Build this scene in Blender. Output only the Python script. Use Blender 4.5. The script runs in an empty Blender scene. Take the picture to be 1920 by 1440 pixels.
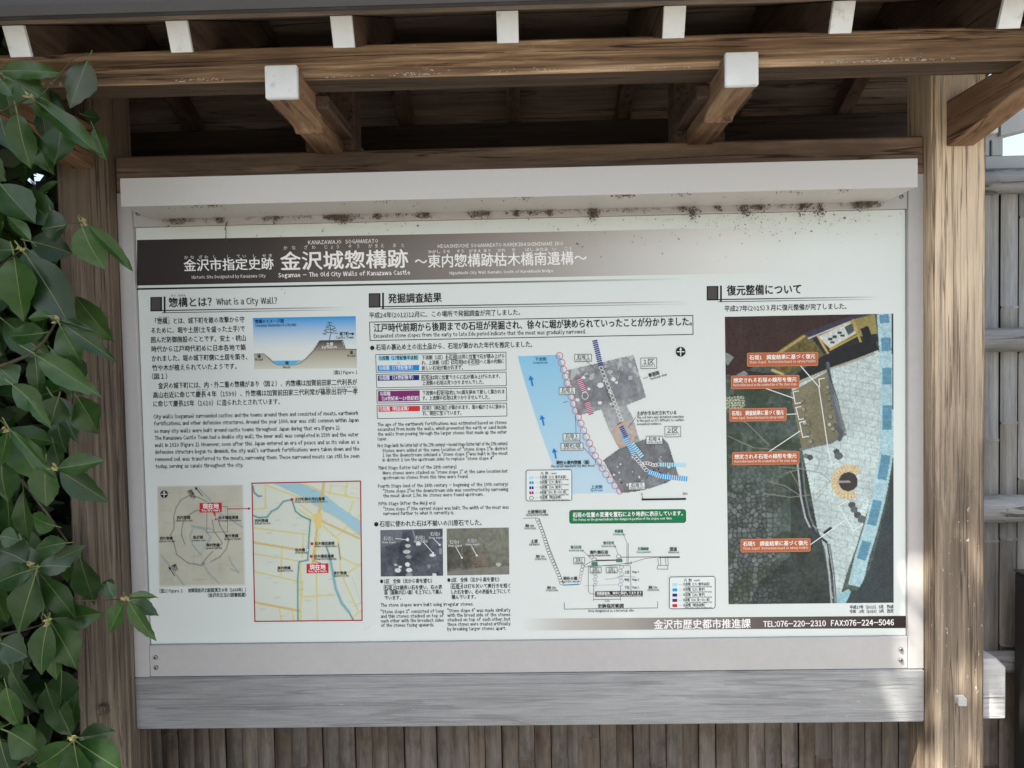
import bpy, bmesh, math, random
import numpy as np
from mathutils import Vector, Matrix
R = math.radians
scene = bpy.context.scene
col = scene.collection
random.seed(7)
rng = np.random.default_rng(11)

# ------------------------------------------------------------------ camera
CAM = Vector((0.02294, -1.81777, 1.52835)); YAW, PITCH, ROLL, FPX = -0.02213, -0.03751, -0.01997, 1450.0
fw = Vector((math.sin(YAW)*math.cos(PITCH), math.cos(YAW)*math.cos(PITCH), math.sin(PITCH)))
r0 = Vector((math.cos(YAW), -math.sin(YAW), 0)); u0 = r0.cross(fw)
rt = r0*math.cos(ROLL)+u0*math.sin(ROLL); up = -r0*math.sin(ROLL)+u0*math.cos(ROLL)
cd = bpy.data.cameras.new('camera'); cam = bpy.data.objects.new('camera', cd); col.objects.link(cam)
cd.sensor_width = 36; cd.lens = FPX/1920*36; cd.clip_start = .05; cd.clip_end = 400
m = Matrix((rt, up, -fw)).transposed().to_4x4(); m.translation = CAM
cam.matrix_world = m; scene.camera = cam

def at(px, py, Y):
    """world point on the plane y = Y that a measured point of the photograph (1920 x 1440) shows"""
    d = fw + rt*((px-960)/FPX) - up*((py-720)/FPX)
    return CAM + d*((Y-CAM.y)/d.y)
def S(px, py):
    p = at(px, py, 0); return p.x, p.z

# ------------------------------------------------------------------ light
SUN_EL, SUN_AZ = 57.0, 47.0          # from the front left of the notice board
to_sun = Vector((-math.sin(R(SUN_AZ))*math.cos(R(SUN_EL)), -math.cos(R(SUN_AZ))*math.cos(R(SUN_EL)), math.sin(R(SUN_EL))))
w = bpy.data.worlds.new("World"); scene.world = w; w.use_nodes = True
nt = w.node_tree; bg = nt.nodes['Background']
sky = nt.nodes.new('ShaderNodeTexSky'); sky.sky_type = 'NISHITA'; sky.sun_disc = False
sky.sun_elevation = R(SUN_EL); sky.sun_rotation = math.atan2(to_sun.x, to_sun.y)
sky.air_density = 1.0; sky.dust_density = 3.5; sky.ozone_density = 1.0
hs = nt.nodes.new('ShaderNodeHueSaturation'); hs.inputs['Saturation'].default_value = .72; nt.links.new(sky.outputs[0], hs.inputs['Color'])
nt.links.new(hs.outputs[0], bg.inputs[0]); bg.inputs[1].default_value = 0.085
sl = bpy.data.lights.new('sun', 'SUN'); sl.energy = 5.0; sl.angle = R(0.6); sl.color = (1, .94, .84)
so = bpy.data.objects.new('sun', sl); col.objects.link(so)
so.rotation_euler = (-to_sun).to_track_quat('-Z', 'Y').to_euler()
scene.view_settings.view_transform = 'Standard'; scene.view_settings.look = 'None'
scene.view_settings.gamma = 1; scene.view_settings.use_curve_mapping = False
scene.view_settings.exposure = 1.96
scene.cycles.max_bounces = 8; scene.cycles.diffuse_bounces = 5

# ------------------------------------------------------------------ helpers
def link(o, parent=None):
    col.objects.link(o)
    if parent: o.parent = parent
    return o
def tag(o, label=None, cat=None, group=None, kind=None):
    if label: o['label'] = label
    if cat: o['category'] = cat
    if group: o['group'] = group
    if kind: o['kind'] = kind
    return o
def empty(name, loc, label, cat, **k):
    o = bpy.data.objects.new(name, None); link(o); o.location = loc
    bpy.context.view_layer.update()
    return tag(o, label, cat, **k)
def put(name, me, parent, mat=None):
    """me has world coordinates; parent is an unrotated empty or mesh"""
    o = bpy.data.objects.new(name, me)
    if mat: me.materials.append(mat)
    link(o, parent)
    if parent: 
        p = Vector((0, 0, 0)); q = parent
        while q: p += q.location; q = q.parent
        o.location = -p
    return o
def mesh(name, v, f):
    me = bpy.data.meshes.new(name); me.from_pydata([tuple(a) for a in v], [], f); me.update(); return me
def boxmesh(name, x0, x1, y0, y1, z0, z1, bev=.002, seg=1):
    bm = bmesh.new(); bmesh.ops.create_cube(bm, size=1)
    for v in bm.verts:
        v.co = Vector(((x0+x1)/2+v.co.x*(x1-x0), (y0+y1)/2+v.co.y*(y1-y0), (z0+z1)/2+v.co.z*(z1-z0)))
    if bev: bmesh.ops.bevel(bm, geom=bm.edges[:], offset=bev, segments=seg, affect='EDGES')
    me = bpy.data.meshes.new(name); bm.to_mesh(me); bm.free(); return me
def box(name, x0, x1, y0, y1, z0, z1, mat, parent, bev=.002, seg=1):
    return put(name, boxmesh(name, x0, x1, y0, y1, z0, z1, bev, seg), parent, mat)
def prism_x(name, prof, x0, x1, mat, parent, bev=0):
    """profile of (y, z) points swept along x"""
    n = len(prof); v = [(x0, y, z) for y, z in prof]+[(x1, y, z) for y, z in prof]
    f = [list(range(n))[::-1], list(range(n, 2*n))]+[[i, (i+1) % n, n+(i+1) % n, n+i] for i in range(n)]
    me = mesh(name, v, f); bm = bmesh.new(); bm.from_mesh(me); bmesh.ops.recalc_face_normals(bm, faces=bm.faces[:])
    if bev: bmesh.ops.bevel(bm, geom=bm.edges[:], offset=bev, segments=1, affect='EDGES')
    bm.to_mesh(me); bm.free(); return put(name, me, parent, mat)
def tube(pts, rad, seg=7):
    v, f = [], []; n = len(pts)
    for i, p in enumerate(pts):
        p = Vector(p); d = (Vector(pts[min(i+1, n-1)])-Vector(pts[max(i-1, 0)])).normalized()
        a = d.cross(Vector((.3, .2, 1))).normalized(); b = d.cross(a); r = rad[i] if isinstance(rad, (list, tuple)) else rad
        for k in range(seg):
            t = 2*math.pi*k/seg; v.append(p+a*math.cos(t)*r+b*math.sin(t)*r)
    for i in range(n-1):
        for k in range(seg): f.append([i*seg+k, i*seg+(k+1) % seg, (i+1)*seg+(k+1) % seg, (i+1)*seg+k])
    f.append(list(range(seg))); f.append([(n-1)*seg+k for k in range(seg)][::-1])
    return v, f

# ------------------------------------------------------------------ materials
class NT:
    def __init__(s, name):
        s.m = bpy.data.materials.new(name); s.m.use_nodes = True; s.t = s.m.node_tree; s.b = s.t.nodes['Principled BSDF']
    def n(s, typ, **k):
        x = s.t.nodes.new('ShaderNode'+typ)
        for a, b in k.items():
            if a.startswith('i_'):
                key = a[2:]; key = int(key) if key.isdigit() else key.replace('_', ' ')
                if isinstance(b, bpy.types.NodeSocket): s.t.links.new(b, x.inputs[key])
                else: x.inputs[key].default_value = b
            else: setattr(x, a, b)
        return x
    def coords(s, scale=(1, 1, 1), loc=(0, 0, 0), src='Object'):
        tc = s.n('TexCoord'); mp = s.n('Mapping', i_Vector=tc.outputs[src], i_Scale=scale, i_Location=loc); return mp.outputs[0]
    def noise(s, vec, scale, detail=4, rough=.6, dist=0):
        return s.n('TexNoise', i_Vector=vec, i_Scale=scale, i_Detail=detail, i_Roughness=rough, i_Distortion=dist).outputs[0]
    def ramp(s, fac, stops):
        r = s.n('ValToRGB', i_Fac=fac); e = r.color_ramp.elements
        while len(e) < len(stops): e.new(.5)
        for i, (p, c) in enumerate(stops):
            e[i].position = p; e[i].color = (c[0], c[1], c[2], 1) if hasattr(c, '__len__') else (c, c, c, 1)
        return r.outputs[0]
    def mix(s, fac, a, b, mode='MIX'):
        x = s.n('Mix', data_type='RGBA', blend_type=mode)
        for sock, val in ((x.inputs[0], fac), (x.inputs[6], a), (x.inputs[7], b)):
            if isinstance(val, bpy.types.NodeSocket): s.t.links.new(val, sock)
            elif hasattr(val, '__len__'): sock.default_value = (val[0], val[1], val[2], 1)
            else: sock.default_value = val
        return x.outputs[2]
    def math(s, op, a, b=0.0):
        x = s.n('Math', operation=op)
        for i, val in enumerate((a, b)):
            if isinstance(val, bpy.types.NodeSocket): s.t.links.new(val, x.inputs[i])
            else: x.inputs[i].default_value = val
        return x.outputs[0]
    def done(s, colr, rough=.7, bump=None, bstr=.3, bdist=.002, spec=None):
        for key, val in (('Base Color', colr), ('Roughness', rough)):
            if isinstance(val, bpy.types.NodeSocket): s.t.links.new(val, s.b.inputs[key])
            elif hasattr(val, '__len__'): s.b.inputs[key].default_value = (val[0], val[1], val[2], 1)
            else: s.b.inputs[key].default_value = val
        if spec is not None: s.b.inputs['Specular IOR Level'].default_value = spec
        if bump is not None:
            bn = s.n('Bump', i_Height=bump, i_Strength=bstr, i_Distance=bdist); s.t.links.new(bn.outputs[0], s.b.inputs['Normal'])
        return s.m

def wood(name, axis, dark, mid, light, rough=.75, seed=0., patch=None, patch_amt=.5, flecks=0., coarse=1., zgrad=None, tone=1., cracks=1., soft=0.):
    """weathered timber: streaks along the axis, fibres, drying cracks, blotches of wear"""
    t = NT(name)
    def vec(cross, along, l=(0, 0, 0)):
        s = [cross*coarse]*3; s[axis] = along; return t.coords(s, (seed+l[0], seed*.7+l[1], seed*1.3+l[2]))
    n1 = t.noise(vec(42, 2.2), 1, 7, .68, .35); n2 = t.noise(vec(190, 9), 1, 4, .7); n3 = t.noise(vec(10, 2.0, (3, 1, 0)), 1, 6, .7, .6)
    n4 = t.noise(vec(26, .9, (7, 2, 5)), 1, 3, .5, .2); n6 = t.noise(vec(4, 1.1, (1, 9, 2)), 1, 3, .6)
    k = lambda c_: tuple(q*tone for q in c_)
    c = t.ramp(n1, [(.30-soft*.12, k(dark)), (.48, k(mid)), (.70+soft*.12, k(light))])
    fib = t.ramp(n2, [(.3, .74), (.55, 1.0), (.8, 1.12)])
    c = t.mix(1, c, fib, 'MULTIPLY')
    if patch: c = t.mix(t.math('MULTIPLY', t.ramp(n3, [(.42, 0.), (.58, 1.)]), patch_amt), c, t.mix(1, k(patch), fib, 'MULTIPLY'))
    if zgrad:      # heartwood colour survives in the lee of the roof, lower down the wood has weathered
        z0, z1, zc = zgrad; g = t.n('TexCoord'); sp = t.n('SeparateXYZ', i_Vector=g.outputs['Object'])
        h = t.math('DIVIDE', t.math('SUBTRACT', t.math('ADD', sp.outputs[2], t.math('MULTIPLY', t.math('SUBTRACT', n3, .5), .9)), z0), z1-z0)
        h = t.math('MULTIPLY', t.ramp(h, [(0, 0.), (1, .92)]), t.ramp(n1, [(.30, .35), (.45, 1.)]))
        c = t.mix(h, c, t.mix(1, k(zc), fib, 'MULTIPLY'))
    cr = t.math('ABSOLUTE', t.math('SUBTRACT', n4, .5)); crack = t.math('MAXIMUM', t.ramp(cr, [(.004, 0.), (.016, 1.)]), t.ramp(n3, [(.44, 1.), (.52, 0.)]))
    if cracks < 1: crack = t.math('MAXIMUM', crack, 1-cracks)
    c = t.mix(crack, t.mix(1, c, (.28, .24, .21), 'MULTIPLY'), c)
    c = t.mix(1, c, t.ramp(n6, [(.3, .72), (.7, 1.2)]), 'MULTIPLY')
    if flecks:
        vs = [85]*3; vs[axis] = 40; n7 = t.noise(t.coords(vs, (3, seed, 1)), 1, 3, .75); n5 = t.noise(t.coords((5, 5, 5)), 1, 3)
        c = t.mix(t.math('MULTIPLY', t.ramp(n7, [(.665, 0.), (.70, 1.)]), t.ramp(n5, [(.42, 0.), (.6, flecks)])), c, (.62, .60, .56))
    b = t.math('ADD', t.math('ADD', n1, t.math('MULTIPLY', n2, .35)), t.math('MULTIPLY', crack, .6))
    return t.done(c, rough, b, .6, .004)

def plain(name, c, rough=.5, var=.08, scale=20, metal=0, bump=.05, dirt=None, spec=None):
    t = NT(name); n = t.noise(t.coords(), scale, 5, .6); n2 = t.noise(t.coords((1, 1, 1), (5, 2, 1)), 4, 4, .6)
    cc = t.mix(1, c, t.ramp(t.math('ADD', t.math('MULTIPLY', n, .5), t.math('MULTIPLY', n2, .5)), [(.3, 1-var*2), (.7, 1+var*.4)]), 'MULTIPLY')
    if dirt: cc = t.mix(t.ramp(t.noise(t.coords((1, 1, 1), (9, 1, 3)), dirt[0], 6, .7), [(dirt[1], 0.), (dirt[1]+.12, dirt[2])]), cc, dirt[3])
    t.b.inputs['Metallic'].default_value = metal
    return t.done(cc, t.ramp(n2, [(.3, rough*.85), (.7, min(1, rough*1.15))]), n, bump, .002, spec)

M = {}
M['post'] = wood('weathered_post_wood_left', 2, (.055, .042, .030), (.17, .132, .093), (.40, .33, .24), seed=3, patch=(.12, .095, .07), patch_amt=.5,
                 flecks=.3, zgrad=(1.3, 2.1, (.19, .14, .095)), coarse=2.0, cracks=.8)
M['post_r'] = wood('weathered_post_wood_right', 2, (.065, .048, .032), (.20, .152, .105), (.50, .405, .29), seed=13, patch=(.14, .112, .082), patch_amt=.6,
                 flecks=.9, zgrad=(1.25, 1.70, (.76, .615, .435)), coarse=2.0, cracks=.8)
M['post_dark'] = wood('shaded_side_post_wood', 2, (.07, .048, .032), (.17, .12, .08), (.32, .235, .16), seed=8, patch=(.24, .18, .12), patch_amt=.6, flecks=.25, coarse=.8, tone=0.6)
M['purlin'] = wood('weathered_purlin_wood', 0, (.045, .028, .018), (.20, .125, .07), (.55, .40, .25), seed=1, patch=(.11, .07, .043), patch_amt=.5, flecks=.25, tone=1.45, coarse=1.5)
M['purlin_under'] = wood('shade_tinted_purlin_underside', 0, (.03, .02, .014), (.075, .048, .03), (.13, .085, .055), seed=21, coarse=1.3)  # purlin wood darkened in colour to stand for the shade underneath
M['beam'] = wood('brown_stained_beam_wood', 0, (.08, .05, .032), (.19, .125, .08), (.31, .215, .14), seed=5, patch=(.12, .08, .055), patch_amt=.7, tone=1.15)
M['dark'] = wood('dark_roof_wood', 0, (.03, .02, .014), (.07, .045, .03), (.12, .08, .055), seed=6, tone=0.5)
M['arm'] = wood('bracket_wood', 1, (.12, .065, .034), (.32, .195, .11), (.56, .40, .26), seed=4, patch=(.24, .125, .06), patch_amt=.75, coarse=.7, tone=0.9)
M['rafter'] = wood('rafter_wood', 1, (.08, .045, .028), (.20, .12, .075), (.32, .20, .13), seed=9, tone=0.45)
M['board'] = wood('roof_board_wood', 0, (.10, .075, .055), (.20, .15, .11), (.34, .26, .20), seed=12, coarse=.5, tone=0.75)
M['grey'] = wood('silver_grey_weathered_wood', 0, (.265, .27, .265), (.30, .31, .312), (.36, .368, .37), rough=.36, seed=2, patch=(.22, .23, .24), patch_amt=.5, flecks=.5, coarse=1.0, cracks=.25, soft=1.)
M['white'] = plain('white_painted_end', (.76, .79, .775), .45, .10, 18, dirt=(22, .58, .5, (.30, .28, .24)))
M['tie_white'] = wood('white_painted_tie_end', 0, (.42, .42, .41), (.50, .50, .49), (.56, .56, .55), seed=5, rough=.6, coarse=.8)
M['tie_shaded'] = wood('shade_tinted_tie_end', 0, (.06, .055, .05), (.12, .11, .10), (.2, .185, .17), seed=5)  # left end: shade of the leaves put into the colour
M['metal_dark'] = plain('dark_grey_roof_metal', (.062, .060, .062), .5, .1, 12)
M['alu'] = plain('beige_aluminium', (.468, .46, .452), .42, .05, 60, bump=.02, dirt=(22, .70, .25, (.25, .22, .19)))
M['hood'] = plain('cream_aluminium_hood', (.55, .54, .515), .42, .025, 60, bump=.02, dirt=(30, .72, .3, (.3, .27, .23)))
M['steel'] = plain('screw_steel', (.35, .34, .32), .35, .1, 80, metal=.8)
M['steel_dark'] = plain('screw_recess', (.03, .03, .03), .6)
M['sheet'] = plain('white_panel_face', (.69, .745, .715), .33, .015, 8, bump=.01, dirt=(160, .79, .35, (.35, .31, .26)), spec=.25)
M['dirt'] = plain('dry_insect_nest_mud', (.22, .165, .12), .95, .4, 200)
M['dirt_grey'] = plain('grey_cobweb_dust', (.24, .22, .19), .95, .3, 200)
# flat print: the ink colours are stored per vertex
t = NT('printed_ink'); a = t.n('VertexColor', layer_name='Col'); M['ink'] = t.done(a.outputs[0], .42, spec=.22)
# bamboo
def bamboo(name, seed, base, dk):
    t = NT(name); oi = t.n('ObjectInfo')
    tc = t.n('TexCoord'); ad = t.n('VectorMath', operation='ADD', i_0=tc.outputs['Object'])
    cx = t.n('CombineXYZ', i_X=t.math('MULTIPLY', oi.outputs['Random'], 7.), i_Z=t.math('MULTIPLY', oi.outputs['Random'], 31.)); t.t.links.new(cx.outputs[0], ad.inputs[1])
    def mp(sc): return t.n('Mapping', i_Vector=ad.outputs[0], i_Scale=sc).outputs[0]
    n1 = t.noise(mp((60, 60, 3)), 1, 5, .65); n2 = t.noise(mp((18, 18, 9)), 1, 5, .7); n3 = t.noise(mp((240, 240, 22)), 1, 3, .6)
    c = t.ramp(n1, [(.3, dk), (.55, base), (.8, tuple(min(1, q*1.35) for q in base))])
    c = t.mix(t.ramp(n2, [(.48, 0.), (.68, .65)]), c, tuple(q*.45 for q in dk[:1])+(dk[1]*.38, dk[2]*.33))
    c = t.mix(1, c, t.ramp(n3, [(.3, .8), (.7, 1.12)]), 'MULTIPLY')
    c = t.mix(1, c, t.ramp(oi.outputs['Random'], [(0, .72), (1, 1.15)]), 'MULTIPLY')
    sp = t.n('SeparateXYZ', i_Vector=tc.outputs['Object']); g_ = t.math('ADD', sp.outputs[2], t.math('MULTIPLY', n2, .5))
    bl = t.ramp(n1, [(.3, (.20, .205, .195)), (.55, (.32, .33, .32)), (.8, (.42, .43, .415))])
    c = t.mix(t.math('MULTIPLY', t.ramp(t.math('DIVIDE', t.math('SUBTRACT', g_, .85), 1.0), [(0, 0.), (1, 1.)]), .9), c, t.mix(1, bl, t.ramp(n3, [(.3, .85), (.7, 1.1)]), 'MULTIPLY'))  # bleached grey above, brown below; the fade also carries light and shade
    return t.done(c, .55, n1, .3, .002)
M['bamboo'] = bamboo('aged_grey_bamboo', 1, (.20, .165, .13), (.105, .08, .06))
M['bamboo_rail'] = wood('grey_bamboo_rail', 0, (.14, .14, .135), (.27, .275, .27), (.38, .385, .38), seed=7, rough=.5, coarse=.6, tone=0.9)
M['frame_grey'] = plain('pale_grey_frame_paint', (.42, .45, .45), .5, .1, 10)
M['slot'] = plain('dark_slot', (.03, .04, .045), .6)
M['dark_box'] = plain('charcoal_box_metal', (.026, .025, .025), .5, .1, 20)
M['flake'] = plain('pale_paint_flake', (.60, .58, .53), .8, .2, 90)
M['scuff'] = plain('pale_scuff_mark', (.42, .43, .43), .7, .15, 90)
M['twig'] = plain('twig_bark', (.10, .085, .05), .8, .3, 60)
M['bark'] = plain('tree_bark', (.12, .10, .08), .9, .4, 30, bump=.6)
M['bud'] = plain('yellow_green_bud', (.38, .33, .12), .6, .2, 200)
def leafmat(name, c1, c2, rough, tr=.10):
    t = NT(name); oi = t.n('ObjectInfo'); n = t.noise(t.coords((6, 6, 6)), 1, 4, .6)
    c = t.ramp(oi.outputs['Random'], [(0, c1), (1, c2)]); c = t.mix(1, c, t.ramp(n, [(.3, .8), (.7, 1.2)]), 'MULTIPLY')
    geo = t.n('NewGeometry'); c = t.mix(geo.outputs['Backfacing'], c, (.05, .07, .035))
    t.b.inputs['Transmission Weight'].default_value = 0
    m_ = t.done(c, rough, n, .15, .003)
    tb = t.n('BsdfTranslucent', i_Color=(.10, .17, .03, 1)); mx = t.n('MixShader', i_0=tr)
    t.t.links.new(t.b.outputs[0], mx.inputs[1]); t.t.links.new(tb.outputs[0], mx.inputs[2])
    t.t.links.new(mx.outputs[0], t.t.nodes['Material Output'].inputs[0]); return m_
M['leaf'] = leafmat('glossy_dark_green_leaf', (.008, .034, .009), (.032, .085, .014), .36)
M['rib'] = plain('pale_leaf_midrib', (.14, .19, .06), .5, .1, 50)
M['crown'] = leafmat('tree_crown_leaf', (.03, .06, .02), (.06, .10, .03), .5, .05)
t = NT('stone_paving_slabs'); br = t.n('TexBrick', i_Vector=t.coords((1, 1, 1)), i_Scale=1.6, i_Mortar_Size=.008)
br.inputs['Color1'].default_value = (.165, .16, .15, 1); br.inputs['Color2'].default_value = (.135, .13, .122, 1); br.inputs['Mortar'].default_value = (.16, .15, .13, 1)
M['paving'] = t.done(t.mix(1, br.outputs[0], t.ramp(t.noise(t.coords(), 30, 6), [(.3, .8), (.7, 1.1)]), 'MULTIPLY'), .8, br.outputs[1], -.3)
t = NT('bare_soil'); n = t.noise(t.coords(), 25, 8, .7); M['soil'] = t.done(t.ramp(n, [(.3, (.04, .032, .022)), (.7, (.12, .09, .065))]), .95, n, .8, .02)
M['plaster'] = plain('pale_plaster_wall', (.55, .53, .49), .8, .1, 8)
# ------------------------------------------------------------------ ground
def sheet(name, x0, x1, y0, y1, z, mat, label, cat):
    return tag(put(name, mesh(name, [(x0, y0, z), (x1, y0, z), (x1, y1, z), (x0, y1, z)], [[0, 1, 2, 3]]), None, mat), label, cat, kind='structure')
sheet('ground', -150, 150, -150, 150, -.004, M['soil'], 'bare brown soil under the shelter', 'ground')
sheet('pavement', -12, 14, -9, -.55, .0, M['paving'], 'pale stone slab pavement in front of the shelter', 'pavement')

# ------------------------------------------------------------------ the roofed shelter
SH = empty('notice_shelter', (0, .015, 0), 'weathered timber shelter with small roof and white-capped beam ends, holding the notice board', 'shelter')
XI, XO = .937, 1.057
for sx in (-1, 1):
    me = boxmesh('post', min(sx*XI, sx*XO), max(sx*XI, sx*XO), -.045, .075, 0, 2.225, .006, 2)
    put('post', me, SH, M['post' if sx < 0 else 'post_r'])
    box('stone_footing', min(sx*(XI-.03), sx*(XO+.03)), max(sx*(XI-.03), sx*(XO+.03)), -.085, .115, -.1, .06, M['plaster'], SH, .01)
    # wedge pin in the face of the post
    px = .998*sx if sx > 0 else -.992
    pg = box('wedge_pin', px-.010, px+.010, -.062, -.040, .706, .726, M['tie_white'] if sx > 0 else M['post_dark'], SH, .002)
# header over the board, grey beam under it, tie ends outside the posts
box('header_beam', -XI+.001, XI-.001, -.012, .07, 1.927, 2.010, M['beam'], SH, .004)
box('lower_beam', -XI+.0005, XI-.0005, -.012, .055, .647, .7725, M['grey'], SH, .003, 2)
for sx, mt, xe, lb in ((1, 'tie_white', 1.127, 'white painted beam end with chamfered corners'), (-1, 'tie_shaded', -1.128, 'beam end, its dark grey standing in for leaf shade')):
    x0, x1 = sx*XO+sx*.0005, xe
    z0, z1 = (.655, .796) if sx > 0 else (.668, .772); c = .022
    prof = [(x0, z0), (x1, z0), (x1, z1-c), (x1-sx*c, z1), (x0, z1)]
    v = []; f = []
    for y, k in ((-.012, .0), (-.006, 1), (.045, 1)):
        for (x, z) in prof: 
            v.append((x-(sx*.005 if (k == 0 and abs(x-x0) > .02) else 0), y, z))
    n = 5; f = [[0, 1, 2, 3, 4], [10, 11, 12, 13, 14][::-1]]+[[r*n+i, (r+1)*n+i, (r+1)*n+(i+1) % n, r*n+(i+1) % n] for r in range(2) for i in range(n)]
    me = mesh('tie_beam_end', v, f); bm = bmesh.new(); bm.from_mesh(me); bmesh.ops.recalc_face_normals(bm, faces=bm.faces[:]); bm.to_mesh(me); bm.free()
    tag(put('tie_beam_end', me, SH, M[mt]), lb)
# purlins
SL = .42; RZ0 = 2.083; RY0 = -.42; RID = .015
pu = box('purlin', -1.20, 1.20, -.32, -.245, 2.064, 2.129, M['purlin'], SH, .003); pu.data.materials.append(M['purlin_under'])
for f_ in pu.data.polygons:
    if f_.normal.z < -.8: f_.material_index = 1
box('purlin', -1.20, 1.20, .275, .35, 2.064, 2.150, M['dark'], SH, .003)
box('ridge_beam', -1.20, 1.20, -.03, .06, 2.17, 2.235, M['dark'], SH, .003)
# bracket arms with carved undersides and white caps
for ax in (-.997, -.4285, .4255, .997):
    prof = [(-.36, 2.0165), (-.29, 2.0155), (-.22, 2.014), (-.195, 2.009), (-.182, 2.001), (-.172, 2.006), (-.15, 2.008), (-.08, 2.005), (-.013, 2.002),
            (.0, 2.011), (.30, 2.011), (.38, 2.016), (.38, 2.076), (-.36, 2.076)]
    if abs(ax) > .9:
        prof = [(-.36, 2.0165), (-.28, 2.012), (-.20, 1.998), (-.12, 1.985), (-.046, 1.975), (-.046, 2.076), (-.36, 2.076)]
    a = prism_x('bracket_arm', prof, ax-.030, ax+.030, M['arm'], SH, .0025)
    cp = put('end_cap', boxmesh('end_cap', ax-.0305, ax+.0305, -.3655, -.354, 2.0154, 2.0766, .0016, 2), a, M['white'])
    if abs(ax) < .9:
        box('support_block', ax-.056, ax+.056, -.24, .0, 2.035, 2.0635, M['rafter'], SH, .004)
        box('strut', ax-.058, ax+.058, -.011, .065, 2.0105, 2.1695, M['rafter'], SH, .003)
# rafters
ang = math.atan(SL); hh = .052
for k in range(-4, 5):
    x = -.003+.2925*k
    for side in (0, 1):
        if side == 0: y0, z0, y1 = RY0, RZ0, RID-.0005
        else: y0, z0, y1 = .47, RZ0+SL*(2*RID-RY0-.47)*1, RID+.0005
        if side == 1: z0 = RZ0+SL*(RID-RY0)-SL*(.47-RID)
        z1 = RZ0+SL*(RID-RY0); sg = 1 if side == 0 else -1
        n_ = (-math.sin(ang)*sg, math.cos(ang))     # upward normal of the slope
        prof = [(y0, z0), (y1, z1), (y1, z1+hh/math.cos(ang)), (y0+n_[0]*hh, z0+n_[1]*hh)]
        rf = prism_x('rafter', prof, x-.0185, x+.0185, M['rafter'], SH, .0015)
        if side == 0:
            t_ = (math.cos(ang), math.sin(ang))
            e = .0035; q = [(y0-t_[0]*e, z0-t_[1]*e), (y0+.004, z0+.0017), (y0+.004+n_[0]*hh, z0+.0017+n_[1]*hh), (y0-t_[0]*e+n_[0]*hh, z0-t_[1]*e+n_[1]*hh)]
            prism_x('end_cap', q, x-.0192, x+.0192, M['white'], rf, .0008)
# roof boards along the eaves direction
z1 = RZ0+SL*(RID-RY0)+hh/math.cos(ang)
for side in (1, -1):
    L = (.475 if side == 1 else .48)/math.cos(ang); n = 6; wd = L/n
    for i in range(n):
        a0, a1 = i*wd+.002, (i+1)*wd-.002
        pr = []
        for a_, h_ in ((a0, .001), (a1, .001), (a1, .012), (a0, .012)):
            pr.append((RID-side*(a_*math.cos(ang)-0)+(-side*math.sin(ang)*h_), z1-a_*math.sin(ang)+math.cos(ang)*h_))
        prism_x('roof_board', pr, -1.22, 1.22, M['board'], SH, .001)
for side in (1, -1):   # sheet metal covering and its eaves edge
    pr = []; L = .50/math.cos(ang)
    for a_, h_ in ((0, .0135), (L, .0135), (L, .030), (0, .030)):
        pr.append((RID-side*(a_*math.cos(ang)+.0002)-side*math.sin(ang)*h_, z1-a_*math.sin(ang)+math.cos(ang)*h_))
    prism_x('roof_covering', pr, -1.24, 1.24, M['metal_dark'], SH)
box('eaves_edge', -1.25, 1.25, -.478, -.452, 2.130, 2.186, M['metal_dark'], SH, .003, 2)
box('ridge_cap', -1.25, 1.25, RID-.06, RID+.06, 2.345, 2.375, M['metal_dark'], SH, .01)

# flaking paint along the lower edge of the front purlin, scuffs on the grey beam
def marks(name, n, fn, y, mat, sd):
    r = random.Random(sd); v, f = [], []
    for i in range(n):
        x, z, w_, h_, a = fn(r); ca, sa = math.cos(a), math.sin(a); b = len(v); m_ = r.randint(4, 6)
        for k in range(m_):
            t_ = 2*math.pi*k/m_+r.uniform(-.4, .4); px, pz = math.cos(t_)*w_*r.uniform(.6, 1.1), math.sin(t_)*h_*r.uniform(.6, 1.1); v.append((x+px*ca-pz*sa, y-.0001-.00001*(i % 40), z+px*sa+pz*ca))
        f.append(list(range(b, b+m_)))
    tag(put(name, mesh(name, v, f), SH, M[mat]), kind='stuff')
def fl(r):
    c = r.choice([-.9, -.84, -.62, -.6, -.33, -.2, -.17, -.02, .05, .1, .16, .22, .3, .52, .58, .62, .66, .7, .72, .75, .78, .82]); return r.gauss(c, .025), 2.0675+abs(r.gauss(0, .0025)), r.uniform(.001, .0045), r.uniform(.0006, .0016), r.gauss(0, .3)
marks('paint_flakes', 230, fl, -.32, 'flake', 5)
marks('scuff_marks', 190, lambda r: (r.gauss(.15, .45) if r.random() < .8 else r.uniform(-.9, .9), .652+abs(r.gauss(0, .035)), r.uniform(.001, .006), r.uniform(.0004, .0010), r.choice([0, .1, 1.2, -.9, .5])) , -.012, 'scuff', 6)

# ------------------------------------------------------------------ the information board
IB = empty('information_board', (0, 0, 1.35), 'large white bilingual history notice board in beige metal frame with maps', 'notice board')
BX = .9
for sx in (-1, 1):
    box('frame_stile', min(sx*BX, sx*.9362)+.0003, max(sx*BX, sx*.9362), -.010, .03, .7735, 1.9255, M['alu'], IB, .0015)
box('frame_rail', -BX+.0004, BX-.0004, -.008, .03, .7735, .8495, M['alu'], IB, .0015)
box('frame_rail', -BX+.0004, BX-.0004, -.008, .03, 1.8465, 1.9255, M['alu'], IB, .0015)
v = [(-.853, -.15, 1.866), (.853, -.15, 1.866), (.853, -.0085, 1.8635), (-.853, -.0085, 1.8635)]
prism_x('hood', [(-.15, 1.8655), (-.15, 1.9265), (-.0085, 1.9265), (-.0085, 1.8625), (-.1465, 1.8675), (-.147, 1.8655)], -.8525, .8525, M['hood'], IB, .0008)
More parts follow.
